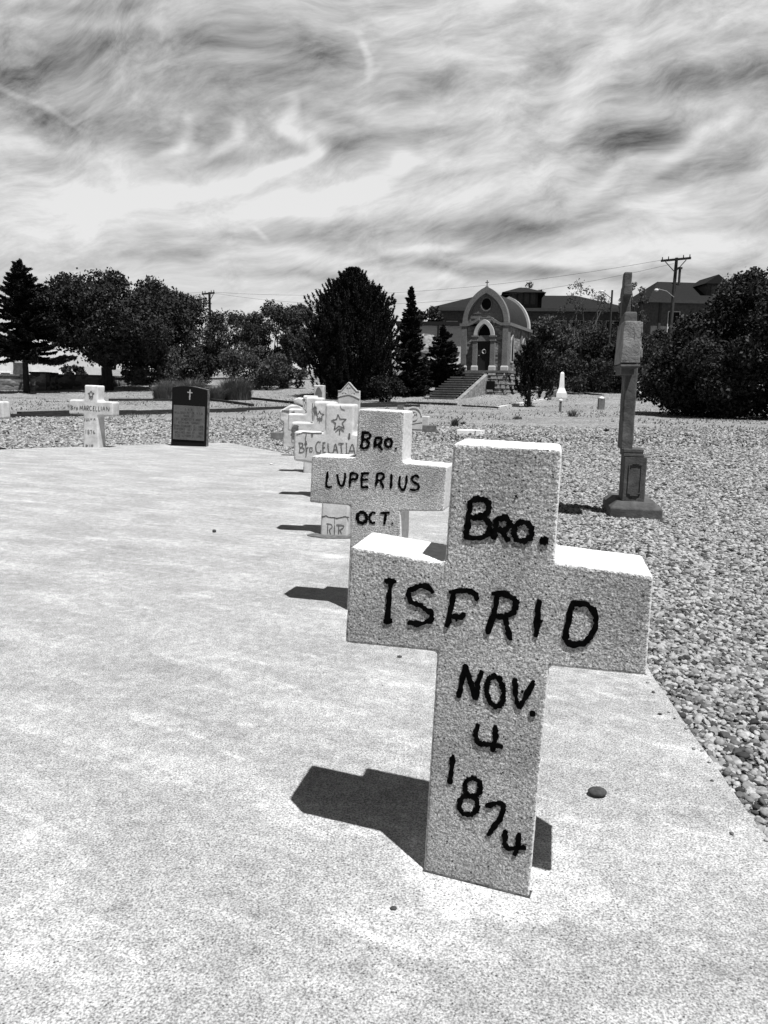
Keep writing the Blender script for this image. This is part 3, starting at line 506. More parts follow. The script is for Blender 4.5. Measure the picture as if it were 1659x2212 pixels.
lines = [("D. O. M.", 640, 905, 838), ("WILLIBALD FETZER, O.S.B.", 300, 1255, 950), ("MONK OF", 590, 940, 1050), ("ST. BENEDICT'S ABBEY", 350, 1185, 1160), ("ATCHISON, KANSAS", 410, 1115, 1270), ("BORN FEBRUARY 15, 1855", 280, 1240, 1380), ("PROFESSED JULY 25, 1879", 275, 1235, 1485), ("ORDAINED MAY 31, 1883", 290, 1225, 1595), ("DIED OCTOBER 3, 1893", 310, 1175, 1700)]
for s_, x0, x1, yc in lines:
    n = len(s_); w = (x1-x0)/n
    for i, ch in enumerate(s_):
        if ch == ' ' or ch not in GLY: continue
        cx0 = x0+i*w+w*.14; ww = w*.72; sl_ = .055
        for g in GLY[ch]:
            st.append({'p': [(cx0+q[0]*ww, yc+(cx0-(x0+x1)/2)*sl_+(.5-q[1])*68) for q in g], 's': False})
o = ribbons(S(ZD, fd, st), .0036, 71, jit=.05, proud=.0, depth=.003); o.v = [(a, b-.0135, c) for a, b, c in o.v]; o.obj('plate_lettering', M['plateletter'], cd)

# ------------------------------------------------------------------ sandstone monument on the right (a tall cross seen edge on)
P = gnd(1303, 1118, 0)
mo = empty('stone_monument', (P[0]+.30, P[1]-.02, 0), R_(-11), 'tall weathered sandstone cross monument seen edge-on, standing in the gravel at right', 'monument')
def rough_part(name, mb, mat, parent, vox=.012, disp=.008, ns=.06):
    o = mb.obj(name, M[mat], parent); bm = bmesh.new(); bm.from_mesh(o.data); bmesh.ops.recalc_face_normals(bm, faces=bm.faces); bm.to_mesh(o.data); bm.free()
    r = o.modifiers.new('r', 'REMESH'); r.mode = 'VOXEL'; r.voxel_size = vox; r.use_smooth_shade = True
    tx = bpy.data.textures.new(name, 'CLOUDS'); tx.noise_scale = ns; tx.noise_depth = 3
    d = o.modifiers.new('d', 'DISPLACE'); d.texture = tx; d.strength = disp; d.mid_level = .6; d.texture_coords = 'LOCAL'; return o
ZM = z2d(1900, 860, 2.457)
MY = P[1]
fm = Face(mo.location, -11, 0)
def mu(zx, zy, yb=0.):                                 # point of the zoomed photo on the plane yb behind the pedestal front
    px, py = ZM(zx, zy); d = ray(px, py); P0_ = fm.P-fm.n*yb; t = np.dot(P0_-CAM, fm.n)/np.dot(d, fm.n); q = CAM+d*t-fm.P; return float(q@fm.a), float(q[2])
def rect(x0, x1, yt, yb_, back):                       # zoomed pixel rectangle -> local u0, u1, z bottom, z top
    a_ = mu(x0, (yt+yb_)/2, back)[0]; b_ = mu(x1, (yt+yb_)/2, back)[0]; xm = (x0+x1)/2; return a_, b_, mu(xm, yb_, back)[1], mu(xm, yt, back)[1]
u0_, u1_, zb, zt = rect(208, 635, 1960, 2040, -.08)
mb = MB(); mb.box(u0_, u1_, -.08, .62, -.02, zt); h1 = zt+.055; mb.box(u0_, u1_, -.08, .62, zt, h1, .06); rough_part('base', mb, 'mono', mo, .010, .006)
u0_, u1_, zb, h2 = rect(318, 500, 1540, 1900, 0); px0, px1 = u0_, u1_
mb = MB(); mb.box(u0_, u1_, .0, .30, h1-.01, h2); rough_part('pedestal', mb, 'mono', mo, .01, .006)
cxp = (px0+px1)/2; pan = [(.30, .80), (-.30, .80), (-.30, .74), (-.5, .74), (-.5, -.72), (-.3, -.76), (-.3, -.84), (.3, -.84), (.3, -.76), (.5, -.72), (.5, .74), (.3, .74)]
pw = .105; ph_ = (h2-h1)/2; pc = (h1+h2)/2
po = [(cxp+p[0]*pw, pc+p[1]*ph_*.9) for p in pan]; pi_ = [(cxp+p[0]*pw*.86, pc+p[1]*ph_*.84) for p in pan]
MB().strip(po+[po[0]], pi_+[pi_[0]], -.008, .004).obj('panel_moulding', M['mono'], mo)
u0_, u1_, _, h3 = rect(318, 486, 1478, 1530, .0); d_ = h3-h2
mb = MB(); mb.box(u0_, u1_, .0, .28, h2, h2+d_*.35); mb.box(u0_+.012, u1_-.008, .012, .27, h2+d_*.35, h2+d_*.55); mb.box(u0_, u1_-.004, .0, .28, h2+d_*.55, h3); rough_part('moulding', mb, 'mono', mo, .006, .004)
su0, su1, _, _ = rect(312, 412, 1000, 1400, .02)
au0, au1, az0, az1 = rect(305, 462, 452, 792, -.33)
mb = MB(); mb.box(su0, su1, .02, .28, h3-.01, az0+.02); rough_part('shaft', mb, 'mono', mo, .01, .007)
mb = MB(); mb.box(au0, au1, -.33, .20, az0, az1, .010); rough_part('cross_arm', mb, 'monolit', mo, .007, .008)
ribbons([{'p': [mu(395, 505, -.33), mu(405, 520, -.33), mu(412, 700, -.33), mu(400, 735, -.33), mu(370, 738, -.33)]}], .005, 80, jit=.3).obj('arm_groove', M['incise'], mo).location = (0, -.322, 0)
mb = MB(); mb.box(au0, au1+.004, -.335, .2, az0-.032, az0-.009); mb.box(au0+.015, au1-.03, -.27, .19, az0-.085, az0-.032); mb.box(au0+.02, au1-.04, -.2, .18, az0-.02, az0+.01); rough_part('arm_moulding', mb, 'mono', mo, .007, .006)
mb = MB()                                              # carved scrolls on the far face
for q, (a0, a1, bk) in enumerate([(465, 560, -.25), (555, 668, -.22), (672, 750, -.26)]):
    c0 = mu(462, (a0+a1)/2, bk); hh_ = mu(462, a0, bk)[1]-mu(462, a1, bk)[1]
    mb.box(au1-.03, au1+.014+.008*(q == 2), bk-.04, bk+.14, c0[1]-hh_*.5, c0[1]+hh_*.5, .006)
rough_part('scroll_carving', mb, 'monolit', mo, .006, .008)
su, sv, sb, st_ = rect(322, 436, 378, 452, -.14)
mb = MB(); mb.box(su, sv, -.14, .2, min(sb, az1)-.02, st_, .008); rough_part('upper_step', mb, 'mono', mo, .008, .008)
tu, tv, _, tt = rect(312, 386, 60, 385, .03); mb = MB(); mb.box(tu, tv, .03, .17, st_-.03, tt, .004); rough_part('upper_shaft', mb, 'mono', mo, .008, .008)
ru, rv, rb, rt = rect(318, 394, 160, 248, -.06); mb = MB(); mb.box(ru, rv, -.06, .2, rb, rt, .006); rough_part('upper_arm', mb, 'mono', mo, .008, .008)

# ------------------------------------------------------------------ small grave markers in the gravel beyond
def gstone(name, px, py, w, h, t, shape, label, rz=0, mat='paleg', y=None):
    P = hit(px, py) if y is None else atY(px, py, y); g = empty(name, (P[0], P[1], T(P[0], P[1])), R_(rz), label, 'gravestone')
    if shape == 'round': poly = [(-w/2, 0)]+[(-w/2*math.cos(a), h-w/2+w/2*math.sin(a)) for a in np.linspace(0, math.pi, 15)]+[(w/2, 0)]
    elif shape == 'gable': poly = [(-w/2, 0), (-w/2, h-.22), (-w*.36, h-.22), (0, h), (w*.36, h-.22), (w/2, h-.22), (w/2, 0)]
    else: poly = [(-w/2, 0), (-w/2, h), (w/2, h), (w/2, 0)]
    slabmesh('body', poly, t, M[mat], g, .014, .004, .012, .08); return g
# round-topped stone with a medallion ring
PX = 19.2/1659
g = gstone('round_gravestone', 892, 936, 39*PX, 57*PX, .14, 'round', 'pale round-topped gravestone with a ring medallion, right of the second cross')
R0 = 39*PX/2; cz = 57*PX-R0
mb = MB()
for k in range(24):
    pass
ring = [(R0*.55*math.cos(a), cz+R0*.55*math.sin(a)) for a in np.linspace(0, 2*math.pi, 25)]; rin = [(R0*.42*math.cos(a), cz+R0*.42*math.sin(a)) for a in np.linspace(0, 2*math.pi, 25)]
mb.strip(ring, rin, -.012, .004); mb.obj('medallion_ring', M['paleg'], g)
o1 = [(R0*.98*math.cos(a), cz+R0*.98*math.sin(a)) for a in np.linspace(0, math.pi, 19)]; i1 = [(R0*.84*math.cos(a), cz+R0*.84*math.sin(a)) for a in np.linspace(0, math.pi, 19)]
mb = MB(); mb.strip(o1, i1, -.015, .004); mb.obj('rim', M['paleg'], g)
ribbons([{'p': [(-R0, .22), (-R0*.3, .21), (.05, .24), (R0, .27)], 's': False}, {'p': [(-R0, .1), (R0, .09)], 's': False}], .012, 90, jit=.5, proud=.004).obj('crack', M['crack'], g)
mb = MB(); mb.sphere((-.03, .0, cz), .05, (1, .4, 1)); mb.sphere((.04, .0, cz+.04), .03, (1, .4, 1)); mb.obj('relief', M['paleg'], g)
gstone('tablet_stone', 917, 928, .24, .36, .12, 'flat', 'small plain upright tablet behind the round-topped gravestone', -12)
P = hit(926, 936); mb = MB(); mb.box(-.17, .2, 0, .3, 0, .19, .01); tag(mb.obj('stone_block', M['step'], loc=P, rz=R_(-3)), 'low dark grey stone block beside the round-topped gravestone', 'stone block')
P = hit(865, 884); mb = MB(); mb.box(-.16, .16, 0, .2, -.02, .2, .01); tag(mb.obj('stone_block', M['step'], loc=P), 'small grey stone block in the gravel behind the second cross', 'stone block')
# fallen broken white slab
P = hit(1017, 941); mb = MB(); rg = random.Random(3)
mb.prismz([(-.34, -.02), (-.1, -.03), (-.05, .05), (.1, .04), (.12, -.02), (.22, -.02), (.24, .08), (.36, .16), (.3, .26), (.02, .42), (-.22, .42), (-.2, .3), (-.33, .2)], 0, .12)
o = mb.obj('fallen_slab', M['white'], loc=P); o.scale = (1, 1.3, 1); tag(o, 'broken white stone slab lying flat in the gravel', 'stone slab')
# white pillar with a pointed arch panel
g = gstone('arched_pillar', 688, 874, .245, 1.14, .22, 'flat', 'small white pillar with a pointed arch panel on its front', -10, y=19.)
mb = MB(); pa = [(-.085, .1), (-.085, .96)]+[(-.085+.085*t, .96+.14*math.sin(t*math.pi/2)) for t in (.3, .6, 1)]+[(.085-.085*t, .96+.14*math.sin(t*math.pi/2)) for t in (.6, .3, 0)]+[(.085, .1)]
mb.prism(pa, -.006, .004); mb.obj('arch_panel', M['dressed'], g)
# gabled stone with an anchor
g = gstone('gabled_gravestone', 753, 882, .56, 1.24, .16, 'gable', 'grey gabled gravestone with a carved anchor, behind the second and third crosses', -6, y=19.5)
ribbons([[(0, .56), (0, .36)], [(-.05, .50), (.05, .50)], [(-.09, .40), (-.07, .355), (0, .34), (.07, .355), (.09, .40)], [(-.16, .36), (-.13, .38)], [(.13, .38), (.16, .36)]], .014, 91, proud=.01).obj('anchor_relief', M['pale'], g).location = (0, 0, .60)
ribbons([[(-.28, .26), (-.1, .31), (.05, .32), (.28, .22)]], .02, 92, proud=.012).obj('arch_moulding', M['pale'], g).location = (0, 0, .60)
ribbons([{'p': [(0, 1.23), (.195, 1.015), (.27, 1.01)], 's': False}, {'p': [(0, 1.23), (-.195, 1.015), (-.27, 1.01)], 's': False}], .018, 93, proud=.012).obj('gable_moulding', M['pale'], g)
# obelisk
P = hit(1212, 858); s = P[1]/1659
g = empty('obelisk', P, R_(-8), 'white marble obelisk on a flared base, right of the small pine', 'obelisk')
mb = MB(); mb.box(-11*s, 11*s, -11*s, 11*s, -.05, 9*s, .0); mb.box(-10*s, 10*s, -10*s, 10*s, 9*s, 19*s, 4*s); mb.obj('base', M['white'], g)
mb = MB(); mb.box(-5.5*s, 5.5*s, -5.5*s, 5.5*s, 19*s, 50*s, 1.6*s); mb.box(-3.9*s, 3.9*s, -3.9*s, 3.9*s, 50*s, 53*s, 2.6*s); mb.obj('shaft', M['white'], g)
P = hit(1192, 857); mb = MB(); mb.box(-.2, .25, -.2, .2, -.05, .42); tag(mb.obj('stone_block', M['granside'], loc=P), 'small dark stone block at the foot of the obelisk', 'stone block')
P = hit(1210, 890); mb = MB(); mb.tube([(0, 0, -.05), (0, 0, .5)], .06, 8); g = empty('marker_post', P, 0, 'thin grey post with a white cap in front of the obelisk', 'post'); mb.obj('post', M['step'], g); MB().sphere((0, 0, .56), .1, (1, 1, .7)).obj('cap', M['white'], g, sm=True)
P = hit(1298, 885); s = P[1]/1659; g = empty('stone_post', P, 0, 'squat grey stone post with a pale rounded cap, left of the sandstone monument', 'post'); MB().box(-6.5*s, 6.5*s, -.12, .12, -.05, 24*s).obj('post', M['dressed'], g)
MB().sphere((0, 0, 24*s), 6*s, (1, 1, .6)).obj('cap', M['white'], g, sm=True)
P = hit(1378, 866, 20); s = P[1]/1659; g = empty('urn_marker', P, 0, 'white urn-shaped marker on a dark block, right behind the sandstone monument', 'gravestone')
MB().box(-9*s, 9*s, -.2, .2, -.05, 16*s).obj('base', M['granside'], g)
MB().box(-7*s, 7*s, -.16, .16, 16*s, 22*s, .05).box(-5*s, 5*s, -.12, .12, 22*s, 34*s, -.01).box(-6.5*s, 6.5*s, -.16, .16, 34*s, 40*s, .04).obj('urn', M['white'], g)

# ------------------------------------------------------------------ landscape timbers
TG = 'dark landscape timbers edging the terraces'
def timber(x0, y0, x1, y1, label, th=.16, ht=.13):
    A = hit(x0, y0, 14); B = hit(x1, y1, 14); d = B-A; L_ = math.hypot(d[0], d[1]); rz = math.atan2(d[1], d[0])
    mb = MB(); mb.box(0, L_, -th/2, th/2, -.08, ht or th); o = mb.obj('landscape_timber', M['timber'], loc=(A[0], A[1], (A[2]+B[2])/2+.02), rz=rz)
    o.rotation_euler = (0, -math.atan2(B[2]-A[2], L_), rz); o.location.z = A[2]; tag(o, label, 'timber', TG)
timber(-30, 906, 42, 903, 'lower end timber at the left edge of the photograph', .22)
timber(42, 903, 158, 899, 'long dark timber passing behind the left pale cross', .22, .19)
timber(158, 899, 290, 896, 'dark timber between the left pale cross and the black headstone, left half', .22, .17)
timber(290, 896, 376, 893, 'dark timber ending at the left side of the black headstone', .22, .15)
timber(448, 891, 530, 889, 'dark timber starting at the right side of the black headstone', .2, .14)
timber(515, 887, 620, 883, 'thin dark timber ending behind the far crosses of the row', .18, .12)
timber(235, 866, 372, 866.5, 'upper terrace timber left of the black headstone', .2)
timber(455, 866, 505, 872, 'upper terrace timber starting right of the black headstone', .2)
timber(505, 872, 545, 878, 'short slanting timber below the dry grass clumps', .2)
timber(525, 861, 585, 867, 'short timber under the shrubs left of the far crosses', .2)
timber(585, 867, 640, 873, 'slanting timber just left of the far crosses', .2)
timber(775, 876, 880, 873, 'timber right of the gabled gravestone, nearer of two', .2)
timber(772, 880, 905, 879, 'timber right of the gabled gravestone, lower of two', .2)
timber(880, 872, 985, 876, 'timber at the foot of the chapel stairs', .2)
timber(1000, 878, 1075, 882, 'thin timber right of the foot of the chapel stairs', .12, .08)
A = hit(1075, 881); B = hit(1185, 862)
d = B-A; mb = MB(); mb.box(0, math.hypot(d[0], d[1]), -.12, .12, -.1, .07); o = mb.obj('kerb', M['pale'], loc=A, rz=math.atan2(d[1], d[0])); o.rotation_euler[1] = -math.atan2(d[2], math.hypot(d[0], d[1])); tag(o, kind='structure')

# ------------------------------------------------------------------ chapel
CYy = 57.0
zc = z2d(1350, 900, 3.318); P = atY(*zc(742, 1020), CYy)
ch = empty('chapel', P, R_(-23.7), 'small stone mausoleum chapel with a pointed barrel roof and a dark door atop stairs', 'chapel')
gz = T(P[0], P[1])-P[2]-.35                            # local ground level
def arch(w, z0, h, n=14, p=1.35):                      # pointed arch polyline from left springing over the apex to the right
    L_ = [(-w*(1-(i/n)**p) if False else -w*math.cos(math.asin(min(1, (i/n)))) if False else 0, 0) for i in range(1)]
    out = []
    R = (w*w+h*h)/(2*w)                                # two-centred arch
    for i in range(n+1):
        zz = h*i/n; out.append((-(math.sqrt(max(0, R*R-zz*zz))-(R-w)), z0+zz))
    return out+[(-x, z) for x, z in out[-2::-1]]
LEN = 6.6; WH = 3.2
mb = MB(); mb.box(-1.66, 1.66, .12, LEN, 0, WH); mb.obj('wall', M['ashlar'], ch)
o = MB().prism(arch(1.45, WH+.2, 2.2), .2, .5).obj('gable_wall', M['dressed'], ch)
mb = MB(); mb.strip(arch(1.72, WH+.2, 2.58), arch(1.38, WH+.2, 2.12), -.02, .45); mb.obj('front_arch', M['dressed'], ch)
mb = MB(); mb.strip(arch(1.74, WH+.2, 2.62), arch(1.3, WH+.2, 2.0), LEN-.3, LEN+.15); mb.obj('rear_arch', M['trim'], ch)
mb = MB(); mb.strip(arch(1.58, WH+.2, 2.4), arch(1.5, WH+.2, 2.3), .45, LEN-.3)
mb.obj('roof', M['lead'], ch)
mb = MB(); mb.strip(arch(1.22, WH+.3, 1.85), arch(1.14, WH+.3, 1.75), .17, .2); mb.obj('gable_moulding', M['dressed'], ch)
mb = MB(); mb.box(-1.2, 1.2, .17, .2, WH+.55, WH+.62); mb.box(-1.3, 1.3, .17, .2, WH+.9, WH+.96); mb.obj('string_course', M['dressed'], ch)
cz_ = WH+1.55; c_ = [(.36*math.cos(a), cz_+.42*math.sin(a)) for a in np.linspace(0, 2*math.pi, 25)[:-1]]; w_ = MB().prism(c_, .16, .19).obj('round_window', M['glass'], ch)
ro = [(.44*math.cos(a), cz_+.5*math.sin(a)) for a in np.linspace(0, 2*math.pi, 25)]; ri = [(.36*math.cos(a), cz_+.42*math.sin(a)) for a in np.linspace(0, 2*math.pi, 25)]
MB().strip(ro, ri, .12, .19).obj('window_frame', M['dressed'], w_)
# cornice, swept up over the entry
cur = [(-1.9, WH), (-1.5, WH), (-1.2, WH+.02), (-.9, WH+.14), (-.6, WH+.33), (-.45, WH+.42)]
mb = MB(); mb.strip([(x, z+.2) for x, z in cur], cur, -.12, .15); mb.strip([(-x, z+.2) for x, z in cur], [(-x, z) for x, z in cur], -.12, .15)
mb.box(1.6, 1.9, .15, LEN+.15, WH, WH+.22); mb.box(-1.9, -1.6, .15, LEN+.15, WH, WH+.22); mb.obj('cornice', M['dressed'], ch)
MB().box(-.5, .5, .14, .3, 2.5, WH+.5).obj('entry_wall', M['dressed'], ch)
# pilasters
for x in (-1.55, 1.55):
    p_ = MB().box(x-.2, x+.2, -.08, .14, .38, WH).obj('pilaster', M['dressed'], ch)
    MB().box(x-.26, x+.26, -.14, .16, 0, .28).box(x-.26, x+.26, -.14, .16, .28, .38, .05).obj('base', M['trim'], p_)
for y in (.16, LEN*.58, LEN-.3):
    p_ = MB().box(1.64, 1.76, y, y+.42, .38, WH).obj('pilaster', M['dressed'], ch); MB().box(1.62, 1.82, y-.04, y+.46, 0, .38, .02).obj('base', M['dressed'], p_)
for x in (-.66, .66):
    p_ = MB().box(x-.16, x+.16, -.22, .13, .38, 2.12).obj('entry_pilaster', M['dressed'], ch)
    MB().box(x-.22, x+.22, -.28, .15, 0, .28).box(x-.22, x+.22, -.28, .15, .28, .38, .04).obj('base', M['trim'], p_)
    MB().box(x-.2, x+.2, -.26, .14, 2.12, 2.42, -.0).box(x-.25, x+.25, -.3, .15, 2.42, 2.52).obj('capital', M['dressed'], p_)
MB().box(-.5, .5, -.1, .13, 2.12, 2.52).obj('lintel', M['dressed'], ch)
mb = MB(); mb.strip(arch(.76, 2.52, 1.14), arch(.5, 2.52, .84), -.26, .13); mb.obj('entry_arch', M['trim'], ch)
MB().prism(arch(.49, 2.52, .82), .09, .13).obj('transom', M['glass'], ch)
dr = MB().box(-.5, .5, .02, .1, 0, 2.12).obj('door', M['door'], ch)
mb = MB(); mb.tube([(.14*math.cos(a), -.02, 1.38+.14*math.sin(a)) for a in np.linspace(0, 2*math.pi, 17)], .035, 6, False); mb.obj('wreath', M['wreath'], dr)
MB().sphere((-.38, -.01, 1.1), .035).obj('handle', M['metal'], dr)
for y in (1.5, 4.9):                                   # side lancets
    pts = [(y-.22, .75), (y-.22, 2.2)]+[(y-.22+.22*t, 2.2+.42*math.sin(t*math.pi/2)) for t in (.35, .7, 1)]+[(y+.22-.22*t, 2.2+.42*math.sin(t*math.pi/2)) for t in (.7, .35, 0)]+[(y+.22, .75)]
    mb = MB(); n = len(pts); mb.add([(1.68, a, b) for a, b in pts]+[(1.6, a, b) for a, b in pts], [list(range(n))]+[[i, i+n, (i+1) % n+n, (i+1) % n] for i in range(n)]); w_ = mb.obj('window', M['glass'], ch)
    q = [((a-y)*1.5+y, (b-1.5)*1.12+1.5) for a, b in pts]; mb = MB()
    V = [(1.72, a, b) for a, b in pts]+[(1.72, a, b) for a, b in q]+[(1.6, a, b) for a, b in q]; mb.add(V, [(i, (i+1) % n, (i+1) % n+n, i+n) for i in range(n)]+[(i+n, (i+1) % n+n, (i+1) % n+2*n, i+2*n) for i in range(n)]); mb.obj('frame', M['trim'], w_)
MB().box(-.03, .03, .1, .16, 6.0, 6.42).box(-.13, .13, .1, .16, 6.24, 6.3).box(-.09, .09, .05, .21, 5.9, 6.0).obj('finial_cross', M['step'], ch)
# platform and stairs
PF = -1.15
mb = MB(); mb.box(-3.3, 2.05, PF, LEN+.6, gz-.6, -.16); mb.obj('platform_wall', M['rustic'], ch)
rg = random.Random(8); mb = MB()                        # rock-faced blocks standing proud of the platform wall
z = gz-.5
while z < -.3:
    hh = rg.uniform(.26, .36); x = .25
    while x < 2.0:
        ww = rg.uniform(.4, .7); x2 = min(2.0, x+ww); mb.box(x+.02, x2-.02, PF-.1-rg.uniform(0, .08), PF+.02, z+.02, min(z+hh-.02, -.2), .04); x = x2
    y = PF+.05
    while y < LEN:
        ww = rg.uniform(.5, .8); mb.box(2.03, 2.14+rg.uniform(0, .08), y+.02, y+ww-.02, z+.02, min(z+hh-.02, -.2), .04); y += ww
    z += hh
mb.obj('rock_faced_blocks', M['rock'], ch)
MB().box(-3.4, 2.2, PF-.12, LEN+.7, -.16, 0).obj('platform_cap', M['step'], ch)
NS = 15; sw = 1.0; sc0 = -.55; mb = MB()
for i in range(NS):
    zt = -.163*(i+1); y1 = PF-.13-.37*i; xo = sc0-.07*i; mb.box(xo-sw-i*.008, xo+sw+i*.008, y1-.42, y1, zt-.07, zt, .0); mb.box(xo-sw+.08, xo+sw-.08, y1-.33, y1, zt-.9, zt-.07)
mb.obj('stairs', M['step'], ch)
mb = MB(); mb.prism([(0, 0), (1, 0)], 0, 1) if False else None
mb.add([(sc0+sw, PF-.2, -.3), (sc0+sw, PF-.2, gz-.6), (sc0+sw-.9, PF-5.4, gz-1.3), (sc0+sw-.9, PF-5.4, -2.6), (sc0+sw+.28, PF-.2, -.3), (sc0+sw+.28, PF-.2, gz-.6), (sc0+sw-.6, PF-5.4, gz-1.3), (sc0+sw-.6, PF-5.4, -2.6)][:8], [(0, 1, 2, 3), (7, 6, 5, 4), (0, 3, 7, 4), (0, 4, 5, 1), (3, 2, 6, 7)])
mb.obj('stair_side_wall', M['rock'], ch)
MB().box(sc0+sw+.3, sc0+sw+.9, PF-.5, PF-.42, -1.35, -.75).obj('plaque', M['granite'], ch)

# ------------------------------------------------------------------ buildings on the hill
def win(mb_parent, x, y, z, w, h, mat='glass', fr='trim', axis='y', shutter=True):
    w_ = MB().box(x-w/2, x+w/2, y-.04, y, z, z+h).obj('window', M[mat], mb_parent)
    MB().box(x-w/2-.1, x-w/2, y-.08, y, z-.1, z+h+.1).box(x+w/2, x+w/2+.1, y-.08, y, z-.1, z+h+.1).box(x-w/2, x+w/2, y-.08, y, z+h, z+h+.1).box(x-w/2, x+w/2, y-.1, y, z-.1, z).box(x-w/2, x+w/2, y-.07, y-.041, z+h*.48, z+h*.54).obj('frame', M[fr], w_)
def hiproof(x0, x1, y0, y1, z, h, run, ov=.7):
    mb = MB(); a, b, c, d = x0-ov, x1+ov, y0-ov, y1+ov; ym = (c+d)/2
    V = [(a, c, z), (b, c, z), (b, d, z), (a, d, z), (a+run, ym, z+h), (b-run, ym, z+h)]
    mb.add(V, [(0, 1, 5, 4), (1, 2, 5), (2, 3, 4, 5), (3, 0, 4), (3, 2, 1, 0)]); return mb
# (a) long brick school house behind the chapel
Yb = 96.; k = Yb/1659
P = atY(1045, 857, Yb); hA = empty('school_building', (P[0], Yb, 0), R_(-6), 'long dark building with a hipped shingle roof behind the chapel', 'building')
ze = 1+(857-678)*k; MB().box(-6.0, 16.5, 0, 12, 2, ze).obj('wall', M['stucco'], hA)
r_ = hiproof(-6.2, 16.6, 0, 12, ze, 2.3, 6).obj('roof', M['shingle'], hA)
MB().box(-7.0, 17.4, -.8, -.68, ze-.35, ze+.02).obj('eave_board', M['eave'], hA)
MB().tube([(9.9-7.2+.3, .2+.5, ze+.25), (4.6-2.9, 5.4, ze+2.25)], .05, 5).obj('roof_flashing', M['trim'], r_)
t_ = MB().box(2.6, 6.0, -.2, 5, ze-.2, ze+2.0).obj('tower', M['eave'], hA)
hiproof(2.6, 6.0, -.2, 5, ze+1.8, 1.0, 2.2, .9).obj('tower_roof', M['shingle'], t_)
for q in range(4): MB().box(2.9+q*.75, 3.45+q*.75, -.26, -.2, ze+.5, ze+1.8).obj('window', M['stucco'], t_)
for q in range(6): win(hA, 4.5+q*2.1, 0, ze-3.3, 1.5, 1.9, 'glass', 'trim')
for q in range(2): win(hA, -4.2+q*2.1, 0, ze-3.3, 1.2, 1.7)
# (b) house at right behind the big bush
Yb = 86.; k = Yb/1659
P = atY(1395, 857, Yb); hB = empty('hipped_house', (P[0], Yb, 0), R_(4), 'stucco house with a hipped roof and a dormer behind the large bush', 'house')
ze = 1+(863-661)*k; MB().box(0, 17, 0, 10, 2, ze).obj('wall', M['stucco'], hB)
r_ = hiproof(0, 17, 0, 10, ze, 2.7, 3.2, .7).obj('roof', M['shingle'], hB)
MB().box(-.75, 17.75, -.78, -.68, ze-.3, ze+.02).obj('eave_board', M['eave'], hB)
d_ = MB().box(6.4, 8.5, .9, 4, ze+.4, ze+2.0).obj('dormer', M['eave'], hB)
MB().box(6.9, 7.9, .84, .9, ze+.5, ze+1.8).obj('window', M['stucco'], d_)
MB().prism([(6.0, ze+2.0), (8.9, ze+2.0), (7.45, ze+3.0)], .5, 5).obj('dormer_roof', M['shingle'], d_)
MB().tube([(4.6, 4, ze+1.5), (4.6, 4, ze+4.0)], .14, 7).tube([(4.6, 4, ze+4.0), (4.6, 4, ze+4.2)], .28, 7).obj('flue', M['eave'], r_)
win(hB, 1.9+.6, 0, ze-4.6, 1.2, 3.4, 'glass'); win(hB, 6.5, 0, ze-4.6, 1.2, 3.4, 'glass'); MB().box(.5+.3, .75+.3, -.1, 0, 3, ze-.3).obj('downpipe', M['eave'], hB)
# (c) low pale house left of the chapel
Yb = 80.; k = Yb/1659
P = atY(905, 852, Yb); hC = empty('low_house', (P[0], Yb, 0), R_(-4), 'low pale flat-roofed house between the narrow spruce and the chapel', 'house')
ze = 1+(852-710)*k; MB().box(-2, 4.6, 0, 7, 2, ze).obj('wall', M['trim'], hC); MB().box(-2.5, 5.2, -.6, 7.4, ze, ze+.35).obj('roof', M['shingle'], hC)
MB().box(4.7, 8.2, 2, 8, 2, ze-.1).obj('side_wing', M['stucco'], hC); MB().box(4.3, 8.9, 1.4, 8.4, ze-.1, ze+.3).obj('wing_roof', M['shingle'], hC); win(hC, 6.3, 2, ze-1.9, 1.9, 1.4, 'glass')
MB().box(1.7, 1.85, -.08, 0, 2, ze).obj('downpipe', M['eave'], hC)
# (d) white building at far left
Yb = 78.; k = Yb/1659
P = atY(-30, 838, Yb); hD = empty('white_building', (P[0], Yb, 0), R_(3), 'long white flat-roofed building beyond the stone wall at left', 'building')
MB().box(-6, 2.9, 0, 8, 0, 1+(838-783)*k).obj('wall', M['white'], hD); MB().box(2.9, 4.2, -.3, 0, 0, 1+(838-788)*k).obj('wall_pier', M['stucco'], hD); MB().box(4.2, 9.0, 0, 8, 0, 1+(838-792)*k).obj('wall', M['white'], hD)
MB().box(-6.1, 9.1, -.1, 8.1, 1+(838-783)*k+.0, 1+(838-782)*k+.02).obj('roof', M['trim'], hD) if False else None
for x, z_, w_, h_ in ((2.0, 1.0, .9, 1.3), (4.9, 1.9, .45, .5), (7.2, 1.4, .5, .8), (-1, 1.6, 1, 1)): win(hD, x, 0, z_, w_, h_, 'glass', 'white')
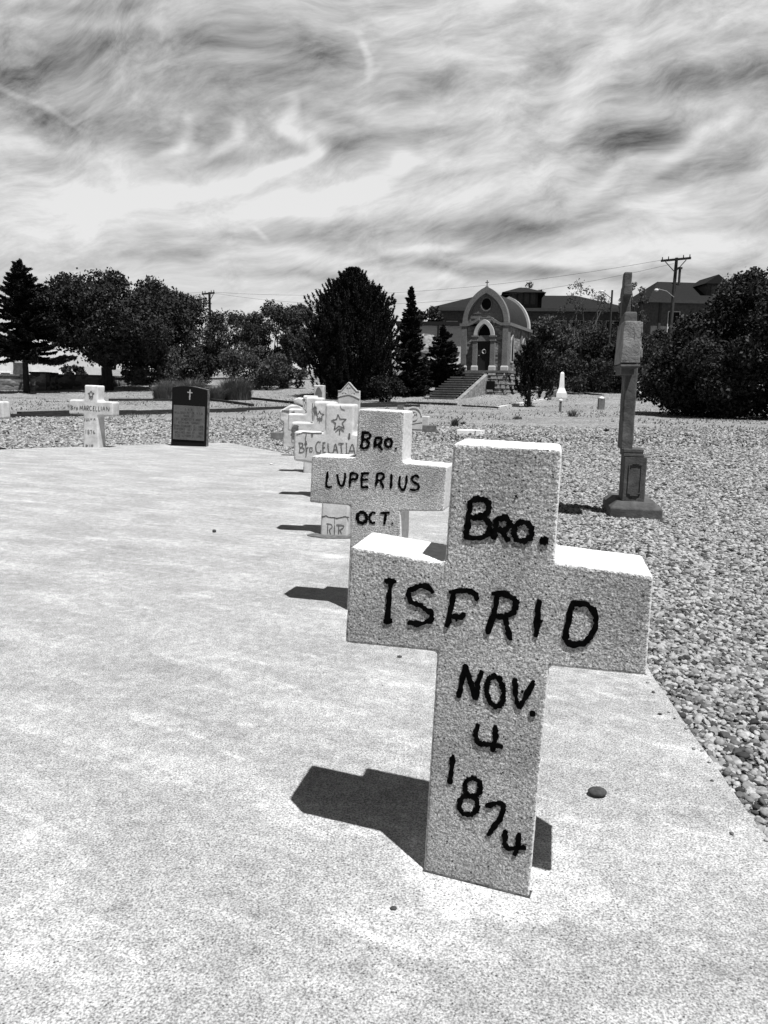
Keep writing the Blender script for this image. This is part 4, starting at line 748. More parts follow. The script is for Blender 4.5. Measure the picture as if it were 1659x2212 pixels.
# (e) rubble wall with dark piers
WP = [(-60, 838, 60), (92, 846, 57), (210, 846, 60), (330, 842, 68), (430, 838, 74)]
def wallseg(x0, yb, yt, Y0, x1, Y1, label, pier=False, th=.5):
    A = atY(x0, yb, Y0); B = atY(x1, yb, Y1); d = B-A; L_ = math.hypot(d[0], d[1]); top = 1+(834-yt)*((Y0+Y1)/2)/1659
    g = empty('stone_wall', (A[0], A[1], 0), math.atan2(d[1], d[0]), label, 'wall'); zb = min(T(A[0], A[1]), T(B[0], B[1]))-.3
    MB().box(0, L_, 0, th, zb, top).obj('masonry', M['wall'], g); MB().box(-.05, L_+.05, -.07, th+.07, top, top+.12).obj('coping', M['granside'] if not pier else M['timber'], g)
wallseg(-60, 845, 812, 56, 66, 56, 'low rubble stone wall at the far left edge below the white building')
wallseg(67, 845, 806, 55.6, 100, 55.6, 'darker wall pier under the left spruce', True, .9)
wallseg(101, 845, 807, 56.5, 116, 56.5, 'narrow wall pier beside the left spruce trunk', True, .8)
wallseg(117, 845, 810, 58, 235, 60, 'rubble stone wall stretch behind the left pale cross')
wallseg(236, 845, 812, 61, 330, 66, 'rubble stone wall stretch right of the big elm trunk')

# ------------------------------------------------------------------ trees
rgn = np.random.default_rng(7)
def quads(C, size, rg, asp=1.0, dirs=None, flat=0.):
    n = len(C); 
    if dirs is None: a = rg.normal(size=(n, 3))
    else: a = dirs+rg.normal(size=(n, 3))*.25
    a /= np.linalg.norm(a, axis=1)[:, None]+1e-9
    b = rg.normal(size=(n, 3)); b[:, 2] *= (1-flat); b -= a*(a*b).sum(1)[:, None]; b /= np.linalg.norm(b, axis=1)[:, None]+1e-9
    s = size*rg.uniform(.6, 1.35, n)[:, None]; a = a*s*asp; b = b*s
    V = np.stack([C-a*.5, C+b*.5*.8-a*.05, C+a*.5, C-b*.5*.8-a*.05], 1).reshape(-1, 3)
    return V, np.arange(4*n).reshape(-1, 4)
def limbs(mb, base, targets, r, rg, bend=.15):
    for t in targets:
        b = np.array(base); t = np.array(t); m = (b*.5+t*.5)+rg.normal(size=3)*np.linalg.norm(t-b)*bend*.5; m[2] -= .05*np.linalg.norm(t-b)
        mb.tube([b, b*.7+m*.3, m, m*.5+t*.5, t], [r, r*.85, r*.6, r*.4, r*.18], 6)
def broadleaf(name, px, Y, ptop, w, label, n=14000, leaf=.14, clumps=40, low=.3, mat='leaf', bark='bark', seed=0, cr=.26, group=None, catn='tree', off=0, sparse=1.0, base=None, skew=0, trunkr=.02, depth=1.0, prof=None):
    rg = np.random.default_rng(seed+100); q = atY(px, 850, Y); x = q[0]; gz_ = T(x, Y); k = Y/1659
    hz = 849+.018*(px-829.5); top = 1+(hz-ptop)*k; h = top-gz_; W_ = w*k/2
    g = empty(name, (x, Y, gz_-.05), 0, label, catn, group)
    cs = []; 
    for i in range(clumps*4):
        v = rg.normal(size=3); v /= np.linalg.norm(v); rr = rg.uniform(.45, 1)**.5
        c = np.array([v[0]*W_*rr, v[1]*W_*rr*depth, h*(low+(1-low)*(.5+.5*v[2]*rr))]); c[0] += skew*W_*(c[2]/h-.5)
        if prof: c[2] *= float(np.interp(c[0]/W_, [p[0] for p in prof], [p[1] for p in prof]))
        cs.append(c)
        if len(cs) >= clumps: break
    cs = np.array(cs); R_c = cr*min(W_*2, h)*rg.uniform(.6, 1.15, len(cs)); R_c = np.minimum(R_c, h-cs[:, 2]+R_c*.35)
    cnt = (n*sparse*R_c**2/np.sum(R_c**2)).astype(int)+3; P_ = []
    for c, r, m in zip(cs, R_c, cnt):
        v = rg.normal(size=(m, 3)); v /= np.linalg.norm(v, axis=1)[:, None]; rad = r*(rg.uniform(.25, 1.0, m)**.6)*(1+.22*np.sin(v[:, 0]*6+c[0]*9)*np.cos(v[:, 2]*5+c[1]*7)); rad = rad*(1+(rg.random(m) < .08)*rg.uniform(0, .35, m))
        P_.append(c+v*rad[:, None]*np.array([1, 1, .8]))
    P_ = np.concatenate(P_); P_ = P_[P_[:, 2] > .1]
    V, Fq = quads(P_, leaf, rg, 1.5, flat=.2); npobj('crown' if bark else 'foliage', V, Fq, M[mat], g)
    if bark:
        mb = MB(); tr = h*trunkr+.05; fork = np.array([skew*W_*.05, 0, h*max(.12, low*.75)])
        mb.tube([(0, 0, -.2), (0, 0, .05), tuple(fork*.5+[.1*tr, 0, 0]), tuple(fork)], [tr*1.5, tr*1.1, tr*.95, tr*.85], 9)
        limbs(mb, fork, [cs[i] for i in rg.choice(len(cs), min(len(cs), 16), False)], tr*.42, rg); mb.obj('trunk', M[bark], g)
    return g
def pine(name, px, Y, ptop, w, label, tufts=700, per=46, seed=0, shape=None, tall=.5, needle=.17, low=.02, trunk=True):
    rg = np.random.default_rng(seed+300); q = atY(px, 850, Y); x = q[0]; gz_ = T(x, Y); k = Y/1659
    hz = 849+.018*(px-829.5); h = 1+(hz-ptop)*k-gz_; W_ = w*k/2; g = empty(name, (x, Y, gz_-.05), 0, label, 'tree')
    shape = shape or [(0, .62), (.1, .88), (.3, 1.0), (.5, .86), (.7, .6), (.85, .33), (.95, .14), (1, .02)]
    sx = [s[0] for s in shape]; sy = [s[1] for s in shape]
    C = []; Dn = []; nbr = max(24, tufts//12); i = 0
    for b_ in range(nbr):                              # boughs, each ending in a bunch of upturned candles
        t0 = low+(1-low)*((b_+rg.random())/nbr)**.92; ph0 = b_*2.39996+rg.normal()*.25; R0 = W_*np.interp(t0, sx, sy)*rg.uniform(.72, 1.16)
        for j in range(tufts//nbr):
            s_ = rg.uniform(.35, 1.0)**.6; sp = .26*tall*2*(.5+.6*s_)*(1 if t0 < .8 else .55); rr = R0*s_; th = tall*rg.uniform(.55, 1.35)*(1 if t0 < .86 else .6)
            c = np.array([rr*math.cos(ph0), rr*math.sin(ph0), t0*h+.12*rr*s_])+rg.normal(size=3)*np.array([sp, sp, sp*.8]); c[2] = min(max(c[2], .15), h-th*.55)
            ax = np.array([math.cos(ph0)*.45, math.sin(ph0)*.45, 1.0]); ax /= np.linalg.norm(ax)
            u = rg.random(per); base = c+ax*(u[:, None]-.35)*th; rad = th*.22*(1-u*.8); v = rg.normal(size=(per, 3)); v /= np.linalg.norm(v, axis=1)[:, None]
            C.append(base+v*rad[:, None]*rg.uniform(.4, 1, per)[:, None]); Dn.append(v*.7+ax*.8)
    for j in range(tufts//7):                         # dark inner mass and leader
        t0 = rg.random()*.96; ph0 = rg.uniform(0, 6.28); rr = W_*np.interp(t0, sx, sy)*.68*rg.random()**.5; th = tall; c = np.array([rr*math.cos(ph0), rr*math.sin(ph0), min(t0*h, h-th*.5)]); v = rg.normal(size=(per, 3)); C.append(c+v*th*.3); Dn.append(v+[0, 0, 1])
    C = np.concatenate(C); Dn = np.concatenate(Dn); keep = C[:, 2] > .05
    V, Fq = quads(C[keep], needle*.36, rg, 2.6, Dn[keep]); npobj('crown', V, Fq, M['needle'], g)
    mb = MB(); mb.tube([(0, 0, -.2), (0, 0, h*.5), (0, 0, h*.93)], [h*.022+.05, h*.013+.03, .02], 8)
    for i in range(26):
        t = .1+.75*i/26; ph = i*2.4; rr = W_*np.interp(t, sx, sy)*.8; mb.tube([(0, 0, t*h-.1*rr), (rr*math.cos(ph)*.6, rr*math.sin(ph)*.6, t*h), (rr*math.cos(ph), rr*math.sin(ph), t*h+.15*rr)], [.06, .04, .015], 5)
    mb.obj('trunk', M['bark'], g); return g
def spruce(name, px, Y, ptop, w, label, levels=22, seed=0, low=.1, leaf=.13, dens=1.0, irregular=.2, power=.85):
    rg = np.random.default_rng(seed+500); q = atY(px, 850, Y); x = q[0]; gz_ = T(x, Y); k = Y/1659
    hz = 849+.018*(px-829.5); h = 1+(hz-ptop)*k-gz_; W_ = w*k/2; g = empty(name, (x, Y, gz_-.05), 0, label, 'tree')
    C = []; Dn = []; mb = MB(); mb.tube([(0, 0, -.2), (0, 0, h*.5), (0, 0, h)], [h*.02+.06, h*.012+.03, .015], 8)
    for li in range(levels):
        t = low+(1-low)*(li/levels)**1.05; R = W_*((1-t)/(1-low))**power*1.03+.06; nb = max(5, int(9+R*2)); 
        for b in range(nb):
            ph = rg.uniform(0, 2*math.pi); r = R*rg.uniform(1-irregular*2, 1+irregular*.5); z0_ = t*h+rg.normal()*.12; dx, dy = math.cos(ph), math.sin(ph)
            droop = r*rg.uniform(.08, .22); m = int((60+170*r)*dens); s = rg.uniform(.08, 1, m)**.75
            zc_ = z0_-droop*np.sin(s*math.pi*.75)*1.1+droop*.5*s**3; wid = (.10+.17*r*(1-s))*rg.uniform(-1, 1, m)
            C.append(np.stack([dx*r*s-dy*wid, dy*r*s+dx*wid, zc_-np.abs(rg.normal(size=m))*.085*(1.2-s*.5)], 1)); Dn.append(np.stack([dx+0*s+rg.normal(size=m)*.5, dy+0*s+rg.normal(size=m)*.5, -.1+.4*s], 1))
            if b % 2 == 0: mb.tube([(0, 0, z0_), (dx*r*.5, dy*r*.5, z0_-droop), (dx*r*.95, dy*r*.95, z0_-droop*.5)], [.04, .03, .01], 4)
    C = np.concatenate(C); Dn = np.concatenate(Dn); keep = C[:, 2] > .05
    C = np.concatenate([C[keep], np.stack([rg.normal(size=160)*.05, rg.normal(size=160)*.05, h-rg.random(160)*.7], 1)]); Dn = np.concatenate([Dn[keep], np.tile([0, 0, 1.], (160, 1))])
    V, Fq = quads(C, leaf*.5, rg, 2.4, Dn); npobj('crown', V, Fq, M['needle'], g); mb.obj('trunk', M['bark'], g); return g
def clump(name, px, Y, ptop, w, label, n=1600, mat='dgrass', seed=0, spread=.5, bw=.03, catn='plant', group=None):
    rg = np.random.default_rng(seed+700); q = atY(px, 850, Y); x = q[0]; gz_ = T(x, Y); k = Y/1659; hz = 849+.018*(px-829.5); h = 1+(hz-ptop)*k-gz_; W_ = w*k/2
    ph = rg.uniform(0, 2*math.pi, n); rr = np.sqrt(rg.random(n))*W_*.85; b = np.stack([rr*np.cos(ph), rr*np.sin(ph)*.7, 0*rr], 1)
    L_ = h*rg.uniform(.5, 1.08, n)*(1-.55*(rr/W_)**2); out = rg.normal(size=(n, 2))*.22*spread*2+np.stack([np.cos(ph), np.sin(ph)], 1)*(rr/W_*.5)[:, None]*spread
    d1 = np.stack([out[:, 0]*.5, out[:, 1]*.5, np.ones(n)], 1); d2 = np.stack([out[:, 0]*1.6, out[:, 1]*1.6, np.ones(n)*.7], 1)
    m = b+d1*(L_*.5)[:, None]; t = m+d2*(L_*.45)[:, None]; s = np.stack([np.cos(ph+1.57), np.sin(ph+1.57), 0*ph], 1)*bw*.5
    V = np.stack([b-s, b+s, m+s, m-s, t], 1).reshape(-1, 3); i = np.arange(n)*5
    V2 = np.concatenate([V]); Fq = np.concatenate([np.stack([i, i+1, i+2, i+3], 1), np.stack([i+3, i+2, i+4, i+4], 1)])
    me = [list(f) if f[2] != f[3] else [f[0], f[1], f[2]] for f in Fq.tolist()]
    o = mkobj(name, V2, me, M[mat], loc=(x, Y, gz_-.03)); tag(o, label, catn, group); return o

spruce('spruce_tree', 58, 52, 573, 180, 'dark pointed spruce at the left edge in front of the white building', 22, 1, .31, .22, 1.0, .42, .66)
broadleaf('elm_tree', 232, 56, 597, 245, 'broad dark elm with a thick trunk between the left spruce and the left power pole', 42000, .17, 74, .27, seed=2, cr=.17, trunkr=.045)
broadleaf('elm_tree', 345, 64, 618, 130, 'dark elm directly right of the broad elm', 18000, .19, 34, .15, seed=3, cr=.26)
broadleaf('elm_tree', 425, 72, 648, 120, 'lower dark tree around the left power pole', 12000, .17, 40, .1, 'leaf3', seed=4, cr=.22)
broadleaf('thin_tree', 505, 74, 678, 110, 'thin dark tree with bare stems right of the left power pole', 9500, .15, 44, .14, 'leaf3', seed=5, cr=.18)
broadleaf('locust_tree', 592, 66, 660, 125, 'round-topped tree with a slanting trunk left of the big pine', 16000, .15, 52, .22, 'leaf3', seed=6, cr=.17)
broadleaf('locust_tree', 655, 76, 668, 80, 'pale small tree half hidden by the left side of the big pine', 8000, .18, 26, .2, mat='leaf2', seed=7, cr=.24)
broadleaf('shrub_tree', 325, 58, 745, 120, 'grey feathery shrub tree above the black headstone, left', 9000, .14, 26, .12, mat='leaf2', seed=8, cr=.25, catn='shrub')
broadleaf('shrub_tree', 405, 62, 752, 110, 'dark shrub tree behind the dry grass clumps', 9000, .15, 26, .1, seed=9, cr=.26, catn='shrub')
broadleaf('shrub_tree', 545, 60, 752, 120, 'grey leafy shrub below the thin trees', 9000, .14, 26, .1, mat='leaf2', seed=10, cr=.25, catn='shrub')
broadleaf('shrub_tree', 165, 66, 790, 50, 'dark shrub between the left spruce and the broad elm', 3000, .16, 22, .05, seed=11, cr=.28, catn='shrub')
broadleaf('shrub', 300, 66, 800, 90, 'low dark shrub at the right foot of the broad elm', 4000, .14, 12, .05, None and 'leaf' or 'leaf', None, seed=12, cr=.3, catn='shrub')
clump('grass_clump', 362, 46, 806, 70, 'pale dry grass clump, leftmost behind the black headstone', 2000, seed=1)
clump('grass_clump', 415, 45, 801, 70, 'tall pale dry grass clump rising right above the black headstone', 2200, seed=2)
clump('grass_clump', 462, 46, 818, 50, 'short pale dry grass clump right of the black headstone', 1300, seed=3, spread=.9)
clump('grass_clump', 508, 47, 795, 80, 'greyer feathery clump right of the dry grass clumps', 2400, 'weed', 4)
pine('big_pine', 760, 53, 592, 192, 'big dense dark pine in the middle of the tree line', 3000, 60, 1, [(0, .4), (.07, .7), (.2, .92), (.4, 1.0), (.56, .92), (.7, .74), (.8, .54), (.88, .33), (.94, .14), (1, 0)], tall=.62, needle=.24)
spruce('spruce_tree', 884, 55, 628, 96, 'narrow pointed spruce right of the big pine', 26, 2, .05, .17, 1.0, .2, .75)
spruce('spruce_tree', 955, 56.5, 706, 128, 'small dark spruce left of the chapel stairs', 17, 3, .05, .16, 1.1, .2, .7)
broadleaf('shrub', 838, 49, 812, 60, 'small dark juniper at the right foot of the big pine', 4500, .1, 14, .05, 'needle', None, seed=13, cr=.3, catn='shrub')
pine('small_pine', 1143, 44, 739, 74, 'small pine with a bare lower trunk in front of the chapel corner', 210, 60, 2, [(0, .1), (.16, .25), (.22, .95), (.33, .75), (.5, .72), (.75, .62), (.9, .35), (1, .05)], .5, .2, .2)
B_ = M['bush']
broadleaf('large_bush', 1585, 36.5, 600, 375, 'huge dark leafy bush filling the right edge of the photograph', 75000, .125, 120, .0, 'bush', 'bark', seed=14, cr=.14, catn='bush', trunkr=.01, prof=[(-1, .5), (-.75, .62), (-.5, .74), (-.3, .84), (-.05, .99), (.2, 1.0), (.6, .93), (1, .85)])
broadleaf('large_bush', 1700, 35, 645, 240, 'second dark bush cut off by the right edge of the photograph', 30000, .125, 60, .0, 'bush', 'bark', seed=15, cr=.18, catn='bush', trunkr=.01)
broadleaf('bare_tree', 1252, 70, 612, 110, 'tall sparse tree with bare upper twigs right of the chapel', 2000, .12, 60, .2, 'leaf3', 'palebark', seed=16, cr=.10)
broadleaf('scrub_tree', 1185, 66, 690, 90, 'dark leafy tree just right of the chapel roof', 11000, .17, 26, .1, 'leaf2', seed=17, cr=.26)
broadleaf('scrub_tree', 1215, 72, 735, 120, 'low dark tree behind the small pine', 10000, .17, 26, .05, seed=18, cr=.26)
broadleaf('scrub_tree', 1300, 70, 706, 130, 'dark leafy tree left of the sandstone monument', 15000, .17, 36, .08, 'leaf', seed=19, cr=.24)
broadleaf('scrub_tree', 1365, 64, 715, 120, 'dark tree right behind the sandstone monument', 13000, .16, 30, .05, seed=20, cr=.26)
broadleaf('thin_tree', 1352, 84, 612, 66, 'small bare-branched tree above the roofs behind the monument top', 1500, .16, 30, .35, 'leaf2', 'bark', seed=21, cr=.14)
broadleaf('scrub_tree', 1250, 62, 770, 190, 'low dark undergrowth shrub behind the obelisk', 9000, .15, 30, .02, seed=22, cr=.3, catn='shrub')
broadleaf('scrub_tree', 1160, 82, 700, 70, 'dark tree in front of the school wall just right of the chapel roof', 8000, .19, 22, .15, 'leaf', seed=31, cr=.26)
broadleaf('scrub_tree', 1240, 84, 700, 120, 'grey-leaved tree in front of the school windows', 11000, .19, 30, .1, 'leaf2', seed=32, cr=.24)
broadleaf('scrub_tree', 1400, 74, 720, 90, 'dark tree between the sandstone monument and the hipped house', 9000, .18, 22, .05, 'leaf', seed=33, cr=.26)
broadleaf('shrub', 628, 62, 790, 60, 'low shrub left of the big pine foot', 3000, .14, 12, .05, 'leaf2', None, seed=34, cr=.3, catn='shrub')
broadleaf('far_tree', 918, 88, 668, 60, 'small tree above the low pale house', 4000, .2, 14, .3, seed=23, cr=.25)
broadleaf('far_tree', 985, 88, 692, 90, 'dark tree above the low house, left of the chapel gable', 6000, .2, 20, .1, seed=24, cr=.25)
broadleaf('far_tree', 1142, 120, 618, 36, 'treetop showing over the school roof', 1500, .2, 10, .6, seed=25, cr=.3)
broadleaf('far_tree', 1600, 110, 640, 150, 'tree behind the house at the far right', 8000, .25, 20, .2, seed=26, cr=.3)
# weeds standing in the gravel
for i, (px, py, w, h_, lb) in enumerate([(983, 922, 16, 30, 'dark thorny weed standing right of the round-topped gravestone'), (1000, 918, 14, 14, 'small weed tuft right of the dark thorny weed'), (1118, 906, 26, 14, 'weed tuft in line with the trunk of the small pine'), (1237, 900, 30, 26, 'pale wiry weed beyond the near cross'), (1310, 934, 10, 16, 'tiny dark weed left of the monument shaft'), (1488, 945, 40, 14, 'flat weed patch right of the monument'), (1092, 945, 40, 12, 'weed patch at the right end of the fallen slab')]):
    P = hit(px, py, 12); k = P[1]/1659; o = clump('weed', px, P[1], py-h_, w, lb, 90 if i != 0 else 160, 'weed', 40+i, .8, .02, 'weed')
    o.location = (P[0], P[1], P[2]-.01)
for i, (x, y, h_, lb) in enumerate([(.985, 2.62, .05, 'small weed in the joint of slab and gravel under the near cross arm'), (.93, 2.16, .035, 'tiny weed at the slab edge right of the dark pebble'), (.985, 2.5, .03, 'tiny grass tuft at the slab edge below the near cross arm')]):
    o = clump('weed', 829.5+x/y*1659, y, 849+.018*(x/y*1659)+(1-h_-.0)*1659/y, 60, lb, 60, 'weed', 60+i, 1.2, .003, 'weed'); o.location = (x, y, .0)
# dry grass and litter thinly scattered over the far gravel
def litter():
    rg = np.random.default_rng(3); n = 15000; y = 16+46*rg.random(n)**1.2; x = (rg.random(n)-.5)*1.15*y+rg.normal(size=n); k = np.array([mnoise.noise((a*.25, b*.25, 9)) for a, b in zip(x, y)]); m = k > -.02; x = x[m]; y = y[m]; n = len(x)
    z = np.array([T(a, b) for a, b in zip(x, y)]); ph = rg.uniform(0, 6.28, n); hh = rg.uniform(.03, .10, n); s = np.stack([np.cos(ph), np.sin(ph), 0*ph], 1)*.012; b = np.stack([x, y, z-.01], 1)
    t = b+np.stack([rg.normal(size=n)*.05, rg.normal(size=n)*.05, hh], 1); V = np.stack([b-s*2, b+s*2, t+s, t-s], 1).reshape(-1, 3)
    o = npobj('dry_grass', V, np.arange(4*n).reshape(-1, 4), M['dgrass']); tag(o, 'thin dry grass scattered over the far gravel', 'grass', kind='stuff')
litter()

# ------------------------------------------------------------------ power poles and lamps
def pole(px, Y, ptop, label, arms, lean=0, armlen=2.4, yaw=0):
    P = atY(px, 850, Y); k = Y/1659; hz = 849+.018*(px-829.5); top = 1+(hz-ptop)*k; g = empty('utility_pole', (P[0], Y, T(P[0], Y)-.2), yaw, label, 'utility pole', 'utility poles with wires'); z0_ = T(P[0], Y)-.2; h = top-z0_
    MB().tube([(0, 0, 0), (lean*h, 0, h)], [.17, .12], 9).obj('post', M['pole'], g)
    for i, dz in enumerate(arms):
        zz = h-.15-dz; a = MB().box(-armlen/2+lean*h, armlen/2+lean*h, -.22, -.1, zz-.08, zz+.08).obj('cross_arm', M['pole'], g)
        for q in (-.46, -.25, .25, .46): MB().tube([(lean*h+q*armlen, -.16, zz+.08), (lean*h+q*armlen, -.16, zz+.28)], [.05, .035], 6).obj('insulator', M['pole'], a)
    mb = MB()
    for sgn in (-1, 1): mb.tube([(lean*h, -.15, h-1.1), (lean*h+sgn*.8, -.15, h-.25)], .035, 5)
    mb.obj('brace', M['pole'], g); return g, top
g1, t1 = pole(456, 80, 640, 'wooden utility pole with one cross arm above the trees at left', [0], 0, 1.9, R_(-38))
g2, t2 = pole(1436, 62, 572, 'wooden utility pole with cross arms in front of the right house', [0], .015, 2.3, R_(-40))
mb = MB(); P = g2.location
k = 62/1659; lx = P.x-35*k; lz = 1+(860-637)*k
lm = empty('street_lamp', (P.x, P.y-.2, lz-.25), 0, 'white street lamp on a thin arm left of the right utility pole', 'street lamp')
MB().tube([(.1, 0, -.3), (-.5, 0, .15), (-35*k+.15, 0, .3)], .02, 5).obj('arm', M['metal'], lm); MB().sphere((-35*k, 0, .22), .17, (1, 1, .6)).obj('lamp_head', M['white'], lm, sm=True)
P = atY(1309, 850, 66); k = 66/1659; h = 1+(857-636)*k-T(P[0], 66)
lm = empty('street_lamp', (P[0], 66, T(P[0], 66)), 0, 'white street lamp on its own dark post left of the monument top', 'street lamp')
MB().tube([(0, 0, 0), (0, 0, h)], [.11, .08], 7).obj('post', M['pole'], lm); MB().tube([(0, 0, h-.7), (-.4, 0, h-.4), (-21*k, 0, h-.1)], .03, 5).obj('arm', M['pole'], lm); MB().sphere((-21*k, 0, h-.12), .12, (1.4, 1, .6)).obj('lamp_head', M['white'], lm, sm=True)
def wire(a, b, sag, label):
    a = Vector(a); b = Vector(b); pts = [a.lerp(b, t)-Vector((0, 0, sag*4*t*(1-t))) for t in np.linspace(0, 1, 17)]
    o = MB().tube(pts, .012, 4).obj('power_line', M['pole']); tag(o, label, 'power line', 'power lines')
A = g1.location; Bq = g2.location
wire((A.x+.6, 80, t1), (Bq.x-.6, 62, t2-.1), 1.2, 'upper thin power line crossing the sky above the big pine')
wire((A.x+.2, 79.5, t1-.1), (Bq.x-.2, 61.5, t2-.5), 2.0, 'lower thin power line crossing the sky above the big pine')
wire((A.x-.5, 80, t1), (A.x-30, 60, t1-1.5), 1., 'thin power line running left from the left pole')

# rocks by the low house
rg = random.Random(11)
for i, (px, py, Y, s_, lb) in enumerate([(915, 752, 70, 1.5, 'grey boulder mound below the low house'), (948, 760, 68, 1.1, 'pale boulder right of the boulder mound below the low house'), (925, 790, 64, .9, 'boulder above the narrow spruce foot')]):
    P = atY(px, py, Y); mb = MB(); mb.sphere((0, 0, 0), s_, (1.6, 1, .8), 12, 8, rg, .12); o = mb.obj('boulder', M['rock'], loc=P); tag(o, lb, 'boulder')
# earth bank behind them
mb = MB(); n = 14
for i in range(1): mb.sphere((0, 0, 0), 1, (7, 5, 2.6), 24, 10, rg, .05)
P = atY(935, 800, 74); tag(mb.obj('bank', M['rock'], loc=(P[0], 76, T(P[0], 76)), sm=True), kind='structure')

# ------------------------------------------------------------------ pebbles lying loose on the slab
def stone(px, py, r, label, mat='pebdark', sc_=(1.3, 1, .6), seed=0):
    P = gnd(px, py, ST); rg = random.Random(seed); mb = MB(); mb.sphere((0, 0, r*sc_[2]*.85), r, sc_, 14, 9, rg, .03); o = mb.obj('pebble', M[mat], loc=P, sm=True); tag(o, label, 'stone', 'loose stones on the slab')
M['pebdark'] = gray('dark_pebble', .03, .06, 60, 5, .5, 120, .003, .85)
stone(1290, 1718, .018, 'smooth dark oval pebble right of the near cross shaft', seed=1)
stone(863, 1420, .007, 'tiny dark stone left of the near cross, under its arm', seed=2)
stone(463, 1150, .014, 'small dark stone alone in the middle of the slab', seed=3, sc_=(1, 1, .8))
stone(850, 1964, .005, 'tiny chip in front of the near cross foot', seed=4)
stone(885, 1019, .012, 'chip of stone behind the crosses at the slab edge', seed=5) if False else None
stone(586, 1004, .018, 'small pale chip near the far end of the row of crosses', 'pale', seed=6)
stone(735, 961+2, .02, 'x', seed=7) if False else None

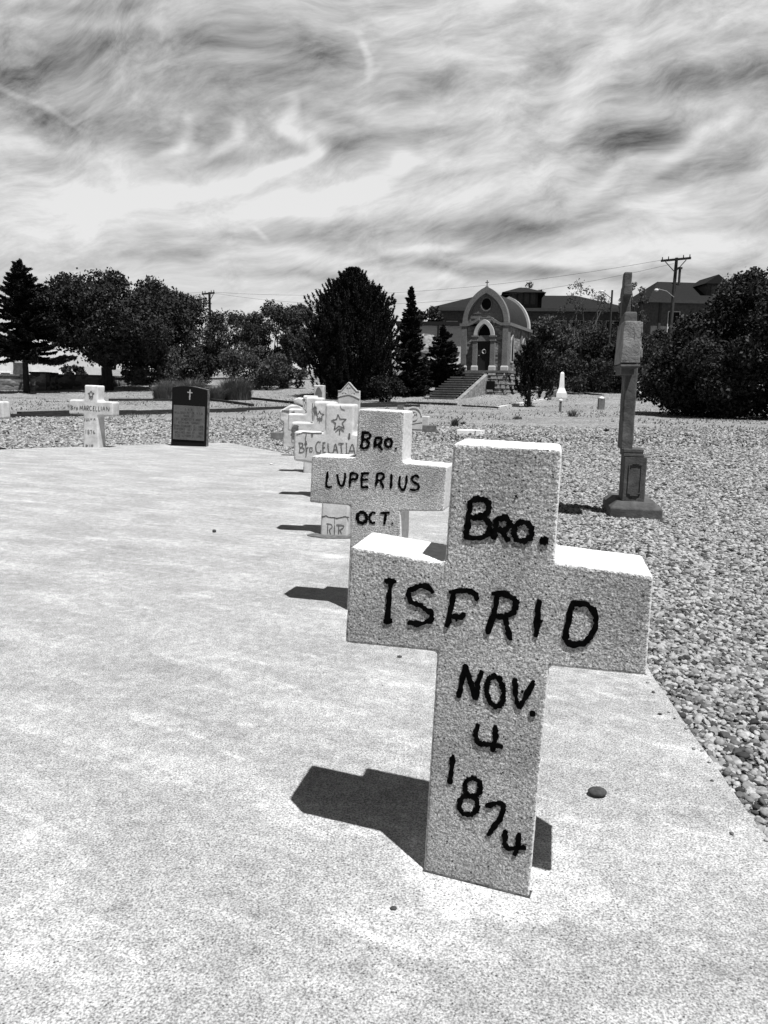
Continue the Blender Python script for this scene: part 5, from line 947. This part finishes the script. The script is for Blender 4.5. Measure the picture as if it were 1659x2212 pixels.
# ------------------------------------------------------------------ gravel of real pebbles in the near ground
def inpoly(x, y, poly):
    c = np.zeros(len(x), bool); j = len(poly)-1
    for i in range(len(poly)):
        xi, yi = poly[i]; xj, yj = poly[j]; m = ((yi > y) != (yj > y)) & (x < (xj-xi)*(y-yi)/(yj-yi+1e-12)+xi); c ^= m; j = i
    return c
def gravel():
    rg = np.random.default_rng(5); src = bpy.data.collections.new('pebble_shapes')
    for i in range(9):
        bm = bmesh.new(); bmesh.ops.create_icosphere(bm, subdivisions=2, radius=1.0); sx, sy, sz = 1.0, rg.uniform(.6, .9), rg.uniform(.38, .6); off = Vector(rg.uniform(-50, 50, 3))
        for v in bm.verts:
            d = 1+.42*mnoise.noise(v.co*1.1+off)+.12*mnoise.noise(v.co*2.6+off); 
            v.co = Vector((v.co.x*sx, v.co.y*sy, v.co.z*sz))*d
        # chip a few flat facets
        for _ in range(6):
            nrm = Vector(rg.normal(size=3)).normalized(); lim = rg.uniform(.5, .75)
            for v in bm.verts:
                dd = v.co.dot(nrm)
                if dd > lim: v.co -= nrm*(dd-lim)*.85
        me = bpy.data.meshes.new('pebble_shape'); bm.to_mesh(me); bm.free(); me.polygons.foreach_set('use_smooth', [i % 3 == 0]*len(me.polygons)); me.materials.append(M['pebble']); o = bpy.data.objects.new('pebble_shape', me); src.objects.link(o)
    pts = []
    def region(x0, x1, y0, y1, dens, r):
        n = int((x1-x0)*(y1-y0)*dens); x = rg.uniform(x0, x1, n); y = rg.uniform(y0, y1, n)
        m = (np.abs(x) < .56*y+1.0) & ~inpoly(x, y, SLAB); x = x[m]; y = y[m]; n = len(x)
        rr = .86*r*np.minimum(np.exp(rg.normal(size=n)*.36), 2.0); z = np.array([T(a, b) for a, b in zip(x, y)])+rr*rg.uniform(-.1, .55, n)+.003; pts.append(np.stack([x, y, z, rr], 1))
    region(.7, 3.0, .8, 4.2, 8000, .0115); region(.7, 4.4, 4.2, 7.5, 5400, .0135); region(.5, 6.2, 7.5, 11, 2400, .0165); region(-.0, 9, 11, 16, 1300, .021); region(-9.5, 1, 9.5, 16, 1300, .021); region(-13, 13, 16, 24, 520, .030)
    sp_ = []                                           # a few stones kicked onto the slab edge
    for _ in range(90):
        y = rg.uniform(1.0, 7.0); xe = float(np.interp(y, [.8, 1.559, 2.084, 2.68, 3.6, 5.4, 7.3], [.80, .861, .906, .965, 1.02, 1.15, 1.2])); r_ = rg.uniform(.003, .008); sp_.append((xe-abs(rg.normal())*.035-.008, y, ST+r_*.35, r_))
    for _ in range(60): r_ = rg.uniform(.0015, .0035); sp_.append((rg.uniform(-2.5, .8), rg.uniform(1.1, 7), ST+r_*.4, r_))
    pts.append(np.array(sp_)); Pp = np.concatenate(pts); n = len(Pp); me = bpy.data.meshes.new('gravel'); me.vertices.add(n); me.vertices.foreach_set('co', Pp[:, :3].astype(np.float32).ravel())
    a = me.attributes.new('sc', 'FLOAT', 'POINT'); a.data.foreach_set('value', Pp[:, 3].astype(np.float32))
    rot = np.stack([rg.normal(size=n)*.35, rg.normal(size=n)*.35, rg.uniform(0, 6.28, n)], 1).astype(np.float32); a = me.attributes.new('rot', 'FLOAT_VECTOR', 'POINT'); a.data.foreach_set('vector', rot.ravel())
    o = bpy.data.objects.new('gravel', me); COL.objects.link(o); tag(o, 'loose rounded grey gravel covering the ground beside the slab', 'gravel', kind='stuff')
    ng = bpy.data.node_groups.new('gravel_nodes', 'GeometryNodeTree'); ng.interface.new_socket('Geometry', in_out='INPUT', socket_type='NodeSocketGeometry'); ng.interface.new_socket('Geometry', in_out='OUTPUT', socket_type='NodeSocketGeometry')
    N = ng.nodes.new; L = ng.links.new; gi = N('NodeGroupInput'); go = N('NodeGroupOutput'); ip = N('GeometryNodeInstanceOnPoints'); ci = N('GeometryNodeCollectionInfo'); ci.inputs[0].default_value = src; ci.inputs['Separate Children'].default_value = True; ci.inputs['Reset Children'].default_value = True
    m2p = N('GeometryNodeMeshToPoints'); L(gi.outputs[0], m2p.inputs[0]); L(m2p.outputs[0], ip.inputs['Points']); L(ci.outputs[0], ip.inputs['Instance']); ip.inputs['Pick Instance'].default_value = True
    s1 = N('GeometryNodeInputNamedAttribute'); s1.data_type = 'FLOAT'; s1.inputs[0].default_value = 'sc'; L(s1.outputs[0], ip.inputs['Scale'])
    s2 = N('GeometryNodeInputNamedAttribute'); s2.data_type = 'FLOAT_VECTOR'; s2.inputs[0].default_value = 'rot'; L(s2.outputs[0], ip.inputs['Rotation'])
    L(ip.outputs[0], go.inputs[0]); md = o.modifiers.new('g', 'NODES'); md.node_group = ng; print('pebbles', n)
gravel()
